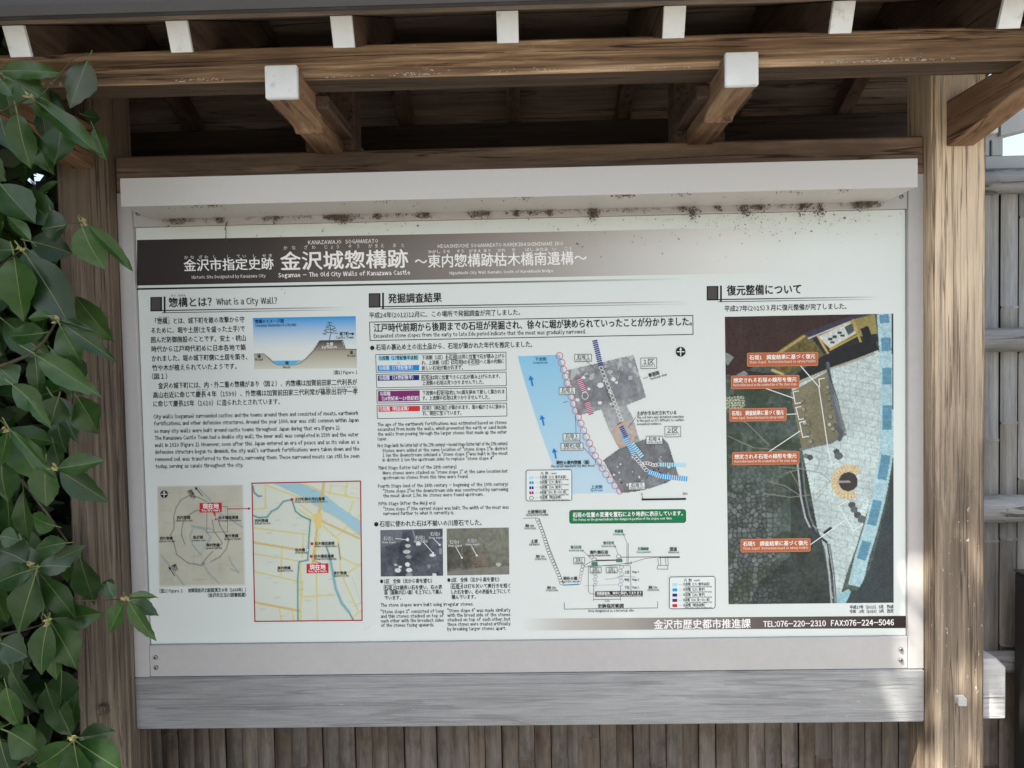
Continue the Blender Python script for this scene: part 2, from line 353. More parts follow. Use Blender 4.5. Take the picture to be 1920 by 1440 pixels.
PS = box('printed_panel', -BX+.001, BX-.001, 0, .02, .850, 1.846, M['sheet'], IB, .0008)
def screw(px, py, r=.0052):
    x, z = S(px, py); v, f = [], []
    for rr, y in ((r, -.0083), (r, -.0105), (r*.8, -.0118), (r*.42, -.0122), (r*.36, -.0098)):
        for k in range(12): v.append((x+math.cos(k*math.pi/6)*rr, y, z+math.sin(k*math.pi/6)*rr))
    for q in range(4):
        for k in range(12): f.append([q*12+k, q*12+(k+1) % 12, (q+1)*12+(k+1) % 12, (q+1)*12+k])
    f.append([48+k for k in range(12)])
    me = mesh('screw', v, f); o = put('screw', me, IB, M['steel']); me.materials.append(M['steel_dark']); me.polygons[-1].material_index = 1
    for p in me.polygons[:12]: p.material_index = 1
for p in ((295, 1230), (296, 1249), (1686, 1215), (1686, 1235), (1687, 370), (262, 402)): screw(*p)

# ---- printing: everything flat lies a fraction of a millimetre in front of the panel
def lin(c): return tuple((x/12.92 if x <= .04045 else ((x+.055)/1.055)**2.4) for x in c)
def hexc(h): return lin(tuple(int(h[i:i+2], 16)/255 for i in (0, 2, 4)))
WHITE = (.69, .745, .715); BLK = (.012, .012, .012)
class Ink:
    def __init__(s, name, label=None): s.v, s.f, s.c, s.name, s.label, s.layer = [], [], [], name, label, 1
    def y(s): return -.00025*s.layer
    def poly(s, pts, c, cols=None, raw=False):
        b = len(s.v); s.k = (getattr(s, 'k', 0)+1) % 60; y = s.y()-.000003*s.k
        for i, p in enumerate(pts):
            x, z = p if raw else S(*p); s.v.append((x, y, z)); s.c.append((cols[i] if cols else c))
        ar = sum(s.v[b+i-1][0]*s.v[b+i][2]-s.v[b+i][0]*s.v[b+i-1][2] for i in range(len(pts)))
        fc = list(range(b, b+len(pts))); s.f.append(fc if ar > 0 else fc[::-1])
    def rect(s, x0, y0, x1, y1, c, dy=0):    # dy: drop of the right end in photograph pixels
        s.poly([(x0, y0), (x1, y0+dy), (x1, y1+dy), (x0, y1)], c)
    def line(s, pts, wpx, c, close=False):
        if close: pts = list(pts)+[pts[0]]
        for a, b in zip(pts[:-1], pts[1:]):
            a, b = np.array(a, float), np.array(b, float); d = b-a; L = np.hypot(*d)
            if L < 1e-6: continue
            n = np.array([-d[1], d[0]])/L*wpx/2; e = d/L*wpx*.3
            s.poly([tuple(a-n-e), tuple(a+n-e), tuple(b+n+e), tuple(b-n+e)], c)
    def ring(s, cx, cy, r, wpx, c, n=14, ry=None, a=0):
        ry = ry or r; P = [(cx+r*math.cos(t)*math.cos(a)-ry*math.sin(t)*math.sin(a), cy+r*math.cos(t)*math.sin(a)+ry*math.sin(t)*math.cos(a)) for t in [2*math.pi*k/n for k in range(n)]]
        s.line(P, wpx, c, True)
    def disc(s, cx, cy, r, c, n=16, ry=None, a=0):
        ry = ry or r; s.poly([(cx+r*math.cos(t)*math.cos(a)-ry*math.sin(t)*math.sin(a), cy+r*math.cos(t)*math.sin(a)+ry*math.sin(t)*math.cos(a)) for t in [2*math.pi*k/n for k in range(n)]], c)
    def box(s, pts, c, fill=None, wpx=1.2):
        if fill: s.poly(pts, fill)
        s.layer += 1; s.line(pts, wpx, c, True); s.layer -= 1
    def rbox(s, x0, y0, x1, y1, r, c, fill=None, wpx=1.4, dy=0):
        P = []
        for cx, cy, a0 in ((x1-r, y1-r, 0), (x0+r, y1-r, 90), (x0+r, y0+r, 180), (x1-r, y0+r, 270)):
            for k in range(5):
                t = R(a0+k*22.5); X = cx+r*math.cos(t); P.append((X, cy+r*math.sin(t)+dy*(X-x0)/(x1-x0)))
        if fill: s.poly(P, fill)
        s.layer += 1; s.line(P, wpx, c, True); s.layer -= 1
    def grid(s, img, quad):
        """img: h x w x 3 of ink colours, quad: TL TR BR BL in photograph pixels"""
        h, w_, _ = img.shape; q = [np.array(S(*p)) for p in quad]; b = len(s.v)
        A_, T_ = np.meshgrid(np.arange(w_+1)/w_, np.arange(h+1)/h); A_ = A_[..., None]; T_ = T_[..., None]
        P = (q[0]*(1-A_)+q[1]*A_)*(1-T_)+(q[3]*(1-A_)+q[2]*A_)*T_; P = P.reshape(-1, 2)
        s.v += list(zip(P[:, 0].tolist(), [s.y()]*len(P), P[:, 1].tolist()))
        im = img[np.minimum(np.arange(h+1), h-1)][:, np.minimum(np.arange(w_+1), w_-1)].reshape(-1, 3); s.c += list(map(tuple, im.tolist()))
        I_, J_ = np.meshgrid(np.arange(w_), np.arange(h)); k = (b+J_*(w_+1)+I_).ravel(); s.f += np.stack([k, k+w_+1, k+w_+2, k+1], 1).tolist()
    def build(s, parent=None):
        me = mesh(s.name, s.v, s.f)
        ca = me.color_attributes.new('Col', 'FLOAT_COLOR', 'POINT')
        arr = np.ones((len(s.v), 4), np.float32); arr[:, :3] = np.array(s.c, np.float32); ca.data.foreach_set('color', arr.ravel())
        o = put(s.name, me, parent or PS, M['ink'])
        if s.label: o['label'] = s.label
        return o
TXT = []
GL = {}
PUN = {'-': '－', '–': '－', '.': '．', ',': '，'}
def T(ink, body, x0, yc, x1, em, c=BLK, bold=.012, rot=0, cen=None, layer=None):
    TXT.append((ink, body, x0, yc, x1, em, c, bold, rot, (any(ord(ch) > 0x2fff for ch in body)), layer or ink.layer+2))
def glyphs(keys):
    """the outline of every character needed, as arrays; western letters come from the full-width sans set and get proportional widths"""
    got = []
    for res in (1, 2):
        ks = [k_ for k_ in keys if k_[1] == res]
        if not ks: continue
        cu = bpy.data.curves.new('txt', 'FONT'); cu.body = '\n'.join(chr(ord(k_[0])+0xFEE0) if 0x21 <= ord(k_[0]) <= 0x7e else PUN.get(k_[0], k_[0]) for k_ in ks); cu.resolution_u = res; cu.space_line = 3
        o = bpy.data.objects.new('txt', cu); col.objects.link(o); bpy.context.view_layer.update()
        me = bpy.data.meshes.new_from_object(o.evaluated_get(bpy.context.evaluated_depsgraph_get())); n = len(me.vertices); co = np.empty(n*3, np.float32); me.vertices.foreach_get('co', co); co = co.reshape(-1, 3)[:, :2]
        row = np.round((.35-co[:, 1])/3).astype(int); fs = [list(p.vertices) for p in me.polygons]; per = [[] for _ in ks]
        for f_ in fs: per[row[f_[0]]].append(f_)
        for i, key in enumerate(ks):
            idx = np.nonzero(row == i)[0]; mp = {int(a_): j for j, a_ in enumerate(idx)}
            got.append((key, co[idx]+np.array([0, 3*i]), [[mp[v_] for v_ in f_] for f_ in per[i]]))
        bpy.data.meshes.remove(me); bpy.data.objects.remove(o); bpy.data.curves.remove(cu)
    for key, co, fs in got:
        n = len(co)
        lat = 0x21 <= ord(key[0]) <= 0x7e; adv = 1.0
        if lat and n:
            a0, a1 = co[:, 0].min(), co[:, 0].max(); sb = .035 if key[0] in 'rtfjcvyxz' else .055; co = co-np.array([a0-sb, 0]); adv = (a1-a0)+sb*1.9
            if key[0] in '.,': adv = .24
        elif not n: adv = .9 if key[0] == '　' else .40
        GL[key] = (co, fs, adv)
def flush_text():
    glyphs(sorted({(ch, 2 if t_[5] > 15 else 1) for t_ in TXT for ch in t_[1]} - set(GL)))
    for ink, body, x0, yc, x1, em, c, bold, rot, cjk, layer in TXT:
        res = 2 if em > 15 else 1; pos = 0; parts = []; em *= 1 if cjk else .88
        for ch in body:
            co, fs, adv = GL[(ch, res)]; lat = 0x21 <= ord(ch) <= 0x7e
            k_ = .92 if (lat and cjk) else 1.
            if len(co): parts.append((co*k_+np.array([pos, 0]), fs))
            pos += adv*k_
        if not parts: continue
        allx = np.concatenate([q_[0][:, 0] for q_ in parts]); a0, a1 = allx.min(), allx.max()
        xa, za = S(x0, yc); xb, zb = S(x1, yc); k = em*abs(S(x0, yc)[1]-S(x0, yc+1)[1]); sx = math.hypot(xb-xa, zb-za)/max(a1-a0, 1e-6); cr, sr = math.cos(rot), math.sin(rot)
        d_ = bold*.75+((.002 if cjk else .010) if em < 14 else 0); sh = [(0, 0)] if d_ < .002 else [(-d_, d_*.6), (d_, -d_*.6)]
        if bold > .022 or em < 14: sh.append((0, d_))
        for w_, (dx, dz) in enumerate(sh):
            for co, fs in parts:
                X = (co[:, 0]-a0)*sx+dx*k; Z = (co[:, 1]-(.37 if cjk else .30)+dz)*k; b = len(ink.v); y = -.00025*layer-w_*.00001
                ink.v += list(zip((xa+X*cr-Z*sr).tolist(), [y]*len(X), (za+X*sr+Z*cr).tolist())); ink.c += [c]*len(X); ink.f += [[b+i for i in p] for p in fs]
    TXT.clear()
# ---- title band
g = Ink('title_band', 'dark brown title band fading to the right')
def band(ink, top, bot, xs, cols):
    for i in range(len(xs)-1):
        a, b = xs[i], xs[i+1]
        ink.poly([(a, top(a)), (b, top(b)), (b, bot(b)), (a, bot(a))], None, [cols[i], cols[i+1], cols[i+1], cols[i]])
def fade(stops, x):
    for (a, ca), (b, cb) in zip(stops[:-1], stops[1:]):
        if x <= b: t_ = max(0, (x-a)/(b-a)); return tuple(p*(1-t_)+q*t_ for p, q in zip(ca, cb))
    return stops[-1][1]
xs = list(range(257, 1550, 18))
st = [(257, hexc('2c2624')), (500, hexc('3e3733')), (680, hexc('67605a')), (850, hexc('847e78')), (1050, hexc('a6a29c')), (1200, hexc('c3c2bd')), (1350, hexc('d6d8d3')), (1540, WHITE)]
band(g, lambda x: 450-.0198*(x-256), lambda x: 535.5-.0205*(x-256), xs, [fade(st, x) for x in xs])
st2 = [(257, BLK), (700, (.03, .03, .03)), (1000, (.22, .22, .21)), (1290, WHITE)]
band(g, lambda x: 540.3-.0185*(x-256), lambda x: 543.6-.0185*(x-256), xs, [fade(st2, x) for x in xs])
g.build()
TT = Ink('title_lettering', 'white title lettering in Japanese and English'); WT = (.86, .86, .84); WT2 = (.66, .65, .63)
T(TT, '金沢市指定史跡', 345, 498, 513, 24, WT, .022)
T(TT, 'か な　ざ わ　し　 　し　 て い　 し　 せ き', 346, 483, 510, 7.5, WT2, .01)
T(TT, 'Historic Site Designated by Kanazawa City', 360, 520.5, 498, 9, WT2, .015)
T(TT, '金沢城惣構跡', 526, 490.5, 765, 37, WT, .026)
T(TT, 'か　な　　ざ　わ　　じ ょ う　　そ　う　　が ま え　　あ　と', 532, 465, 758, 8.5, WT2, .01)
T(TT, 'KANAZAWAJO  SOGAMAEATO', 578, 455.5, 709, 11, WT, .005)
T(TT, 'Sogamae – The Old City Walls of Kanazawa Castle', 522, 517, 769, 12.5, WT, .022)
T(TT, '～東内惣構跡枯木橋南遺構～', 778, 490.5, 1100, 27, WT, .018)
T(TT, 'ひがし うち　 そう　がまえ あと　 かれ　 き　　 ばし みなみ　い　　こう', 803, 472.5, 1072, 7.5, WT, .01)
T(TT, 'HIGASHIUCHI SOGAMAEATO KAREKIBASHIMINAMI IKO', 821, 462.5, 1056, 10, WT, .003)
T(TT, 'Higashiuchi City Wall Remains South of Karekibashi Bridge', 843, 512.5, 1037, 8, WT, .01)

# ---- section headings
HS = []
for (x, y, xe, lb_) in ((282, 557, 650, 'left'), (691.5, 550, 1290, 'middle'), (1325, 536.5, 1650, 'right')):
    H = Ink('section_heading', lb_+' section heading with dark square and fading rules'); HS.append(H)
    s_ = -.0165
    H.layer = 1; H.rect(x, y, x+22, y+27, BLK, s_*22); H.layer = 2; H.rect(x+2, y+2, x+19, y+24.5, hexc('4a4746'), s_*18); H.layer = 1
    H.rect(x+25, y-1, x+28.5, y+30, BLK, 0)
    xx = list(np.linspace(x+22, xe, 16))
    for off, a in ((25.5, 2.0), (29.8, 1.3)):
        band(H, lambda q: y+off+s_*(q-x)-a/2, lambda q: y+off+s_*(q-x)+a/2, xx, [fade([(x, BLK), (x+.35*(xe-x), (.04,)*3), (x+.8*(xe-x), (.35,)*3), (xe, WHITE)], q) for q in xx])
H = HS[0]; T(H, '惣構とは？', 317, 567.5, 397, 19.5, BLK, .028); T(H, 'What is a City Wall?', 406, 567, 519.5, 18, BLK, .020)
T(H, 'そう  がまえ', 321, 554.5, 348, 4.5, BLK, .01)
H = HS[1]; T(H, '発掘調査結果', 728, 560, 828, 19.5, BLK, .03); H = HS[2]; T(H, '復元整備について', 1363, 545, 1501.5, 20.5, BLK, .03)
flush_text(); TT.build(); [h_.build() for h_ in HS]

# ---- running text
B = Ink('body_text_left', 'left column of Japanese and English text')
for s_, x, y, x1 in (('「惣構」とは、城下町を敵の攻撃から守', 291.5, 602.5, 458.5), ('るために、堀や土居(土を盛った土手)で', 284, 620, 459), ('囲んだ防御施設のことです。安土・桃山', 283.5, 637.5, 461),
    ('時代から江戸時代初めに日本各地で築', 284.5, 655, 461), ('かれました。堀の城下町側に土居を築き、', 285, 672.5, 464), ('竹や木が植えられていたようです。', 286, 690, 444), ('（図１）', 285, 706, 314),
    ('金沢の城下町には、内・外二重の惣構があり（図２）、内惣構は加賀前田家二代利長が', 297, 723.5, 670), ('高山右近に命じて慶長４年（1599）、外惣構は加賀前田家三代利常が篠原出羽守一孝', 287.5, 741, 671),
    ('に命じて慶長15年（1610）に造られたとされています。', 288, 757.5, 525)):
    T(B, s_, x, y, x1, 12.6, BLK, .014)
T(B, 'そう がまえ', 298, 595.5, 317, 4, BLK); T(B, 'けい ちょう', 370, 731, 390, 4, BLK); T(B, 'しの はら で わ の かみ かず たか', 601, 727, 669, 4, BLK)
for s_, x, y, x1 in (('City walls (sogamae) surrounded castles and the towns around them and consisted of moats, earthwork', 288, 782, 672), ('fortifications, and other defensive structures. Around the year 1600, war was still common within Japan', 289, 795, 672.6),
    ('so many city walls were built around castle towns throughout Japan during that era (Figure 1).', 289.5, 809, 638), ('The Kanazawa Castle Town had a double city wall; the inner wall was completed in 1599 and the outer', 290.5, 822, 672.6),
    ('wall in 1610 (Figure 2). However, soon after this Japan entered an era of peace and as its value as a', 290.5, 835.5, 673), ("defensive structure began to diminish, the city wall's earthwork fortifications were taken down and the", 291, 848.5, 674),
    ('removed soil was transferred to the moats, narrowing them. These narrowed moats can still be seen', 291.5, 862, 674), ('today, serving as canals throughout the city.', 292, 875, 456.5)):
    T(B, s_, x, y, x1, 11.2, BLK, .014)
T(B, '[図1] Figure 1', 626, 698.5, 670, 8.5, BLK, .014); T(B, '[図2] Figure 2', 299.5, 1108, 342.5, 8.5, BLK, .014)
T(B, '加賀国金沢之絵図[寛文８年（1668年）]', 353, 1107, 461, 8.5, BLK, .02); T(B, '（金沢市立玉川図書館蔵）', 390, 1116, 461.5, 8.5, BLK, .02)
C = Ink('body_text_middle', 'middle column of Japanese and English text')
T(C, '平成24年(2012)12月に、この場所で発掘調査が完了しました。', 692.5, 591.5, 975, 12.3, BLK, .012)
C.line([(693, 604), (1299, 591.5), (1299.5, 627), (694, 638.5)], 1.5, BLK, True)
T(C, '江戸時代前期から後期までの石垣が発掘され、徐々に堀が狭められていったことが分かりました。', 701, 615, 1297, 17.5, BLK, .028)
T(C, 'Excavated stone slopes from the early to late Edo period indicate that the moat was gradually narrowed.', 701, 630.5, 1098, 11.4, BLK, .006)
C.disc(698, 652.3, 4.2, BLK); T(C, '石垣の裏込め土の出土品から、石垣が築かれた年代を推定しました。', 705, 651.5, 998, 12.6, BLK, .014)
C.disc(705.5, 983, 4.2, BLK); T(C, '石垣に使われた石は不揃いの川原石でした。', 712, 982.5, 903, 12.2, BLK, .014)
for s_, x, y, x1 in (('The age of the earthwork fortifications was estimated based on stones', 708, 796.7, 950), ('excavated from inside the walls, which prevented the earth or sand inside', 708, 805.7, 950), ('the walls from pouring through the larger stones that made up the outer', 708.5, 814.7, 950),
    ('layer.', 708.5, 823.5, 726), ('First Stage (until the latter half of the 17th century) ~Second Stage (latter half of the 17th century)', 708, 836.3, 951.5), ('Stones were added at the same location of "stone slope 1"in district', 717, 845.5, 952),
    ('1 (on the downstream side)and a "stone slope 5"was built in the moat', 717.5, 854.3, 952), ('in district 2 (on the upstream side) to replace "stone slope 4"', 717.5, 863, 925.5), ('Third Stage (latter half of the 18th century)', 709, 878, 856),
    ('More stones were stacked on "stone slope 1" at the same location but', 718, 887.5, 952), ('upstream no stones from this time were found.', 718, 896.3, 878), ('Fourth Stage (end of the 18th century – beginning of the 19th century)', 709, 912, 952.5),
    ('"Stone slope 2"on the downstream side was constructed by narrowing', 718.5, 921.5, 953), ('the moat about 1.7m. No stones were found upstream.', 718.5, 930.2, 906), ('Fifth Stage (After the Meiji era)', 710, 945, 816.5),
    ('"Stone slope 3" (the current slope) was built. The width of the moat was', 719, 955, 954), ('narrowed further to what it currently is.', 719, 963.5, 851.5), ('The stone slopes were built using irregular stones.', 714, 1135, 887.5),
    ('"Stone slope 2" consisted of long', 714, 1147.5, 832), ('and thin stones stacked on top of', 714, 1156, 832), ('each other with the broadest sides', 714.5, 1164.5, 832), ('of the stones facing upwards.', 714.5, 1173, 814),
    ('"Stone slope 4" was made similarly', 839, 1145.5, 957), ('with the broad side of the stones', 839, 1154, 957), ('stacked on top of each other, but', 839, 1162.5, 957), ('these stones were created artificially', 839, 1171, 957), ('by breaking larger stones apart.', 839, 1179.7, 949)):
    T(C, s_, x, y, x1, 9.6, BLK, .012)
for s_, x, y, x1 in (('●1区　全体（北から南を望む）', 713, 1090, 810), ('石垣２は細長い石を使い、石の表', 721, 1102, 829), ('面（面積が広い面）を上下にして積ん', 721, 1111, 829), ('でいます。', 721, 1121, 752),
    ('●2区　全体（北から南を望む）', 839, 1087.5, 936), ('石垣４は打ち欠いて奥行きを短く', 847, 1099.5, 957), ('した石を使い、石の表面を上下にして', 846, 1110, 956.5), ('積んでいます。', 847, 1119.5, 892)):
    T(C, s_, x, y, x1, 9.2, BLK, .02)
C.line([(720, 1097), (742, 1096.6), (742, 1106), (720, 1106.5)], .8, BLK, True); C.line([(845.5, 1094.5), (867, 1094), (867, 1103.5), (845.5, 1104)], .8, BLK, True)
# staged table
TB = Ink('stage_table', 'table of wall stages with cyan, blue, purple and red cells')
for a, b, c_, d in (((704.5, 665), (948.6, 660.3), (949, 693.7), (705.5, 698)), ((705.5, 702), (949, 697.7), (949.5, 723), (706.5, 727)), ((706.5, 731), (949.5, 726.7), (950, 751.3), (707, 756)), ((707, 760), (950, 755.7), (950.5, 780), (707.5, 785))):
    TB.line([a, b, c_, d], 1.2, (.07, .07, .075), True)
def cell(x0, y0, x1, y1, c): TB.rect(x0, y0, x1, y1, c, -1.3)
cell(709, 667.5, 785, 676.5, hexc('9fdcec')); cell(708, 685.5, 786, 696, hexc('1487cf')); cell(708.5, 704.3, 786, 714, hexc('12236f')); cell(709, 733.3, 787, 753, hexc('7c2168')); cell(710, 762.3, 787.5, 772, hexc('d02a30'))
LT = (.8, .82, .9)
T(TB, '①段階（17世紀後半以前）', 711, 671.7, 784, 9, hexc('0b3a44'), .03); T(TB, '～', 745, 680.5, 750, 6, BLK)
T(TB, '②段階（17世紀後半）', 711, 690, 774, 9, LT, .02); T(TB, '③段階（18世紀後半）', 711, 708.6, 775, 9, LT, .02)
T(TB, '④段階', 713, 738.4, 732, 8.8, LT, .02); T(TB, '（18世紀末～19世紀初）', 716, 747.4, 786, 8.8, LT, .02); T(TB, '⑤段階（明治以降）', 712, 766.8, 766, 9, LT, .02)
for s_, x, y, x1 in (('下流側（1区）の石垣1は同じ位置で石が積み上げら', 791, 670.5, 946), ('れ、上流側（2区）は石垣4から石垣5へと堀の内側に', 791, 680.3, 945), ('新しい石垣が築かれます。', 791, 690.5, 868), ('石垣2は同じ位置でさらに石が積み上げられます。', 791, 708.3, 938),
    ('上流側の石垣は見つかりませんでした。', 792, 718.3, 907), ('下流側の石垣3は約1.7ｍ堀を狭めて新しく築かれま', 792, 737, 946), ('す。上流側の石垣は見つかりませんでした。', 792, 746.8, 918), ('石垣3（現石垣）が築かれます。堀の幅がさらに狭めら', 793, 765, 947), ('れ、現在に至っています。', 793, 775.3, 865)):
    T(TB, s_, x, y, x1, 9.2, BLK, .012)
for x0, y0, x1 in ((837, 664.3, 855.5), (846.5, 675, 867), (879, 674.3, 898), (790.5, 703.5, 808.5), (819.5, 732.5, 839), (792, 761, 838)):
    TB.line([(x0, y0), (x1, y0-.3), (x1, y0+9.6), (x0, y0+10)], .7, BLK, True)
flush_text(); B.build(); C.build(); TB.build()

# ---- rasters for the printed pictures
class Ras:
    def __init__(s, x0, y0, x1, y1, step, base):
        s.x0, s.y0, s.st = x0, y0, step; s.w, s.h = int((x1-x0)/step), int((y1-y0)/step)
        s.X, s.Y = np.meshgrid(x0+(np.arange(s.w)+.5)*step, y0+(np.arange(s.h)+.5)*step); s.a = np.zeros((s.h, s.w, 3)); s.a[:] = base
    def mask(s, pts):
        m_ = np.zeros(s.X.shape, bool); n = len(pts)
        for i in range(n):
            (xa, ya), (xb, yb) = pts[i], pts[(i+1) % n]
            if ya == yb: continue
            c = ((ya > s.Y) != (yb > s.Y)) & (s.X < (xb-xa)*(s.Y-ya)/(yb-ya)+xa); m_ ^= c
        return m_
    def noise(s, scale, oct=3, seed=0, sy=1):
        r = np.random.default_rng(seed); out = np.zeros(s.X.shape); amp = 1; tot = 0
        for o in range(oct):
            k = scale/2**o; gx = (s.X-s.x0)/k; gy = (s.Y-s.y0)/k*sy; g_ = r.random((int(gy.max())+3, int(gx.max())+3))
            ix, iy = gx.astype(int), gy.astype(int); fx, fy = gx-ix, gy-iy; fx = fx*fx*(3-2*fx); fy = fy*fy*(3-2*fy)
            out += amp*((g_[iy, ix]*(1-fx)+g_[iy, ix+1]*fx)*(1-fy)+(g_[iy+1, ix]*(1-fx)+g_[iy+1, ix+1]*fx)*fy); tot += amp; amp *= .6
        return out/tot
    def vor(s, cell_, seed=0, jit=.8):
        r = np.random.default_rng(seed); cx = ((s.X-s.x0)/cell_).astype(int); cy = ((s.Y-s.y0)/cell_).astype(int)
        P = r.random((cy.max()+4, cx.max()+4, 2)); V = r.random((cy.max()+4, cx.max()+4)); d1 = np.full(s.X.shape, 9.); d2 = d1.copy(); val = d1.copy()
        for dy in (-1, 0, 1):
            for dx in (-1, 0, 1):
                ax, ay = cx+dx+1, cy+dy+1; q = P[ay, ax]; ex = (cx+dx+.5+(q[..., 0]-.5)*jit)*cell_-(s.X-s.x0); ey = (cy+dy+.5+(q[..., 1]-.5)*jit)*cell_-(s.Y-s.y0)
                d = np.hypot(ex, ey)/cell_; n_ = d < d1; d2 = np.where(n_, d1, np.minimum(d2, d)); val = np.where(n_, V[ay, ax], val); d1 = np.where(n_, d, d1)
        return d1, d2, val
    def fill(s, pts, c, k=1.):
        m_ = s.mask(pts) if isinstance(pts, list) else pts; c = np.array(c); s.a[m_] = s.a[m_]*(1-k)+(c[m_] if c.ndim == 3 else c)*k
    def line(s, pts, wd, c, k=1.):
        for (xa, ya), (xb, yb) in zip(pts[:-1], pts[1:]):
            L2 = (xb-xa)**2+(yb-ya)**2+1e-9; t_ = np.clip(((s.X-xa)*(xb-xa)+(s.Y-ya)*(yb-ya))/L2, 0, 1); d = np.hypot(s.X-xa-t_*(xb-xa), s.Y-ya-t_*(yb-ya))
            al = np.clip(wd/2-d+.5, 0, 1)[..., None]*k; s.a = s.a*(1-al)+np.array(c)*al
    def mul(s, n, lo, hi, m_=None):
        f_ = lo+(hi-lo)*n; 
        if m_ is not None: f_ = np.where(m_, f_, 1)
        s.a *= f_[..., None]
def RGB(h): return np.array(hexc(h))

# ---- figure 1: section of moat and bank
F = Ink('moat_section_picture', 'blue sky picture of a moat, bank and pine tree')
r_ = Ras(474, 593, 669, 692, 1.5, (.7, .72, .7)); tt = np.clip((r_.Y-594)/62, 0, 1)[..., None]
r_.a = RGB('1f93d8')*(1-tt)**1.3+np.array(WHITE)*(1-(1-tt)**1.3)
gr = [(474, 663), (492, 663), (502, 669), (512, 678), (521, 684), (550, 684), (562, 680), (575, 670), (588, 656), (600, 640), (642, 640), (648, 656), (670, 656), (670, 693), (474, 693)]
gt = np.clip((r_.Y-655)/37, 0, 1)[..., None]; r_.fill(gr, RGB('96927a')*(1-gt)+RGB('c9cabd')*gt)
r_.fill([(505, 677), (567, 677), (550, 684.5), (521, 684.5)], RGB('45b4e0'))
bt = np.clip((r_.Y-640)/16, 0, 1)[..., None]; r_.fill([(588, 656.5), (600, 639), (642, 639), (649, 656.5)], RGB('46403c')*(1-bt)+RGB('8d877c')*bt)
F.grid(r_.a, [(474, 596.2), (667, 592.8), (669.5, 690), (477, 692)])
F.layer = 2
F.line([(477, 663.5), (495, 663.2), (505, 673), (515, 682), (523, 684.5), (553, 684.3), (563, 681), (575, 672), (590, 656), (601, 639), (643, 638.3), (648.5, 655.2), (669, 655)], .9, (.03, .03, .03))
F.line([(589, 656.5), (648, 655.3)], .6, (.06, .06, .06)); F.line([(601, 639), (643, 638.3)], 1.6, BLK)
for pts in ([(618, 638), (619, 630), (621, 625)], [(606, 626), (614, 623), (622, 624), (634, 625)], [(605, 626), (612, 627)], [(609, 619), (617, 617), (626, 619)], [(608, 620), (613, 622)], [(612, 612), (618, 609), (628, 613)], [(614, 606), (619, 604), (623, 606)],
            [(621, 625), (619, 612), (617, 604)], [(622, 617), (630, 615)], [(611, 615), (617, 613)], [(624, 621), (631, 620)]):
    F.line(pts, 1.3, hexc('48564f'))
nv = hexc('0c3560')
T(F, '惣構のイメージ図', 478.5, 603, 532, 8, nv, .03); T(F, 'Conceptual Illustration of a City Wall', 479, 611, 556, 7.5, nv, .01)
F.line([(655, 626), (661, 625.9)], 2, BLK); F.poly([(660, 623), (665, 626), (660, 629)], BLK)
T(F, '城下町', 637, 626, 654, 7.5, BLK, .03); T(F, 'Castle Town', 630, 633.5, 663, 7.5, BLK, .01); T(F, '土居', 612, 645.5, 625, 7.5, WT, .02); T(F, 'Earthwork', 604, 651.5, 632, 7, WT, .015)
T(F, '道', 483, 668, 489, 7, BLK, .03); T(F, 'Road', 479, 674.5, 493, 7, BLK, .01); T(F, '道', 656, 661, 662, 7, BLK, .03); T(F, 'Road', 652, 667.5, 666, 7, BLK, .01); T(F, '堀', 535, 680.5, 541, 7, nv, .03); T(F, 'Moat', 531, 689, 545, 7, BLK, .01)
F.layer = 1
# ---- old map
K = Ink('old_town_map', 'faded beige old map of the castle town with a red marker')
r_ = Ras(294, 908, 461, 1101, 1.5, RGB('bdbcab')); n = r_.noise(40, 4, 3); r_.mul(n, .88, 1.12)
rr = np.random.default_rng(5)
for k in range(70):
    x, y = rr.uniform(296, 458), rr.uniform(910, 1098); a = rr.choice([0, 1.57])+rr.normal(0, .12); L = rr.uniform(8, 32)
    r_.line([(x, y), (x+math.cos(a)*L, y+math.sin(a)*L)], 1, RGB('9c9b8c'), .5)
for pts in ([(372, 912), (395, 935), (405, 958), (430, 972), (458, 990)], [(300, 1040), (318, 1062), (330, 1080), (343, 1098)], [(362, 992), (356, 1005), (362, 1022), (376, 1040), (386, 1022), (396, 1008), (384, 992), (362, 988)], [(380, 1055), (390, 1075), (410, 1095)], [(430, 1045), (436, 1060), (448, 1075), (432, 1068)], [(360, 985), (398, 992)]):
    r_.line(pts, 3, RGB('8fa3a2'), .8)
r_.fill([(364, 998), (394, 1006), (378, 1040), (362, 1020)], RGB('b3bfb4'), .5)
for pts in ([(355, 929), (341, 936), (331, 950), (326, 968), (326, 990), (319, 1002), (326, 1020), (330, 1039), (340, 1047), (352, 1056), (378, 1061), (384, 1056)], [(395, 1054), (412, 1046), (425, 1031), (431, 1014), (421, 998), (414, 985), (410, 972)], [(383, 956), (368, 957), (350, 968), (343, 982), (340, 1000), (346, 1020)], [(400, 975), (402, 996), (414, 1012), (418, 1020), (404, 1030)],
            [(356, 928), (374, 932), (390, 940)], [(378, 1058), (386, 1048), (400, 1034)]):
    r_.line(pts, 1.7, RGB('5d6460'), .85)
ed = np.minimum.reduce([r_.X-294, 461-r_.X, r_.Y-908, 1101-r_.Y]); f_ = np.clip(ed/4, 0, 1)[..., None]; r_.a = r_.a*f_+np.array(WHITE)*(1-f_)
K.grid(r_.a, [(294, 911), (457, 908), (461, 1098), (298, 1101)]); K.layer = 2
RED = hexc('c5202e'); DR = hexc('a61f2c')
def compass(I, x, y, r):
    I.disc(x, y, r, BLK, 20); I.layer += 1; I.line([(x, y-r*.8), (x, y+r*.8)], r*.2, WHITE); I.line([(x-r*.75, y), (x+r*.75, y)], r*.2, WHITE); I.poly([(x-r*.3, y-r*.35), (x+r*.3, y-r*.35), (x, y-r*.9)], WHITE); I.layer -= 1
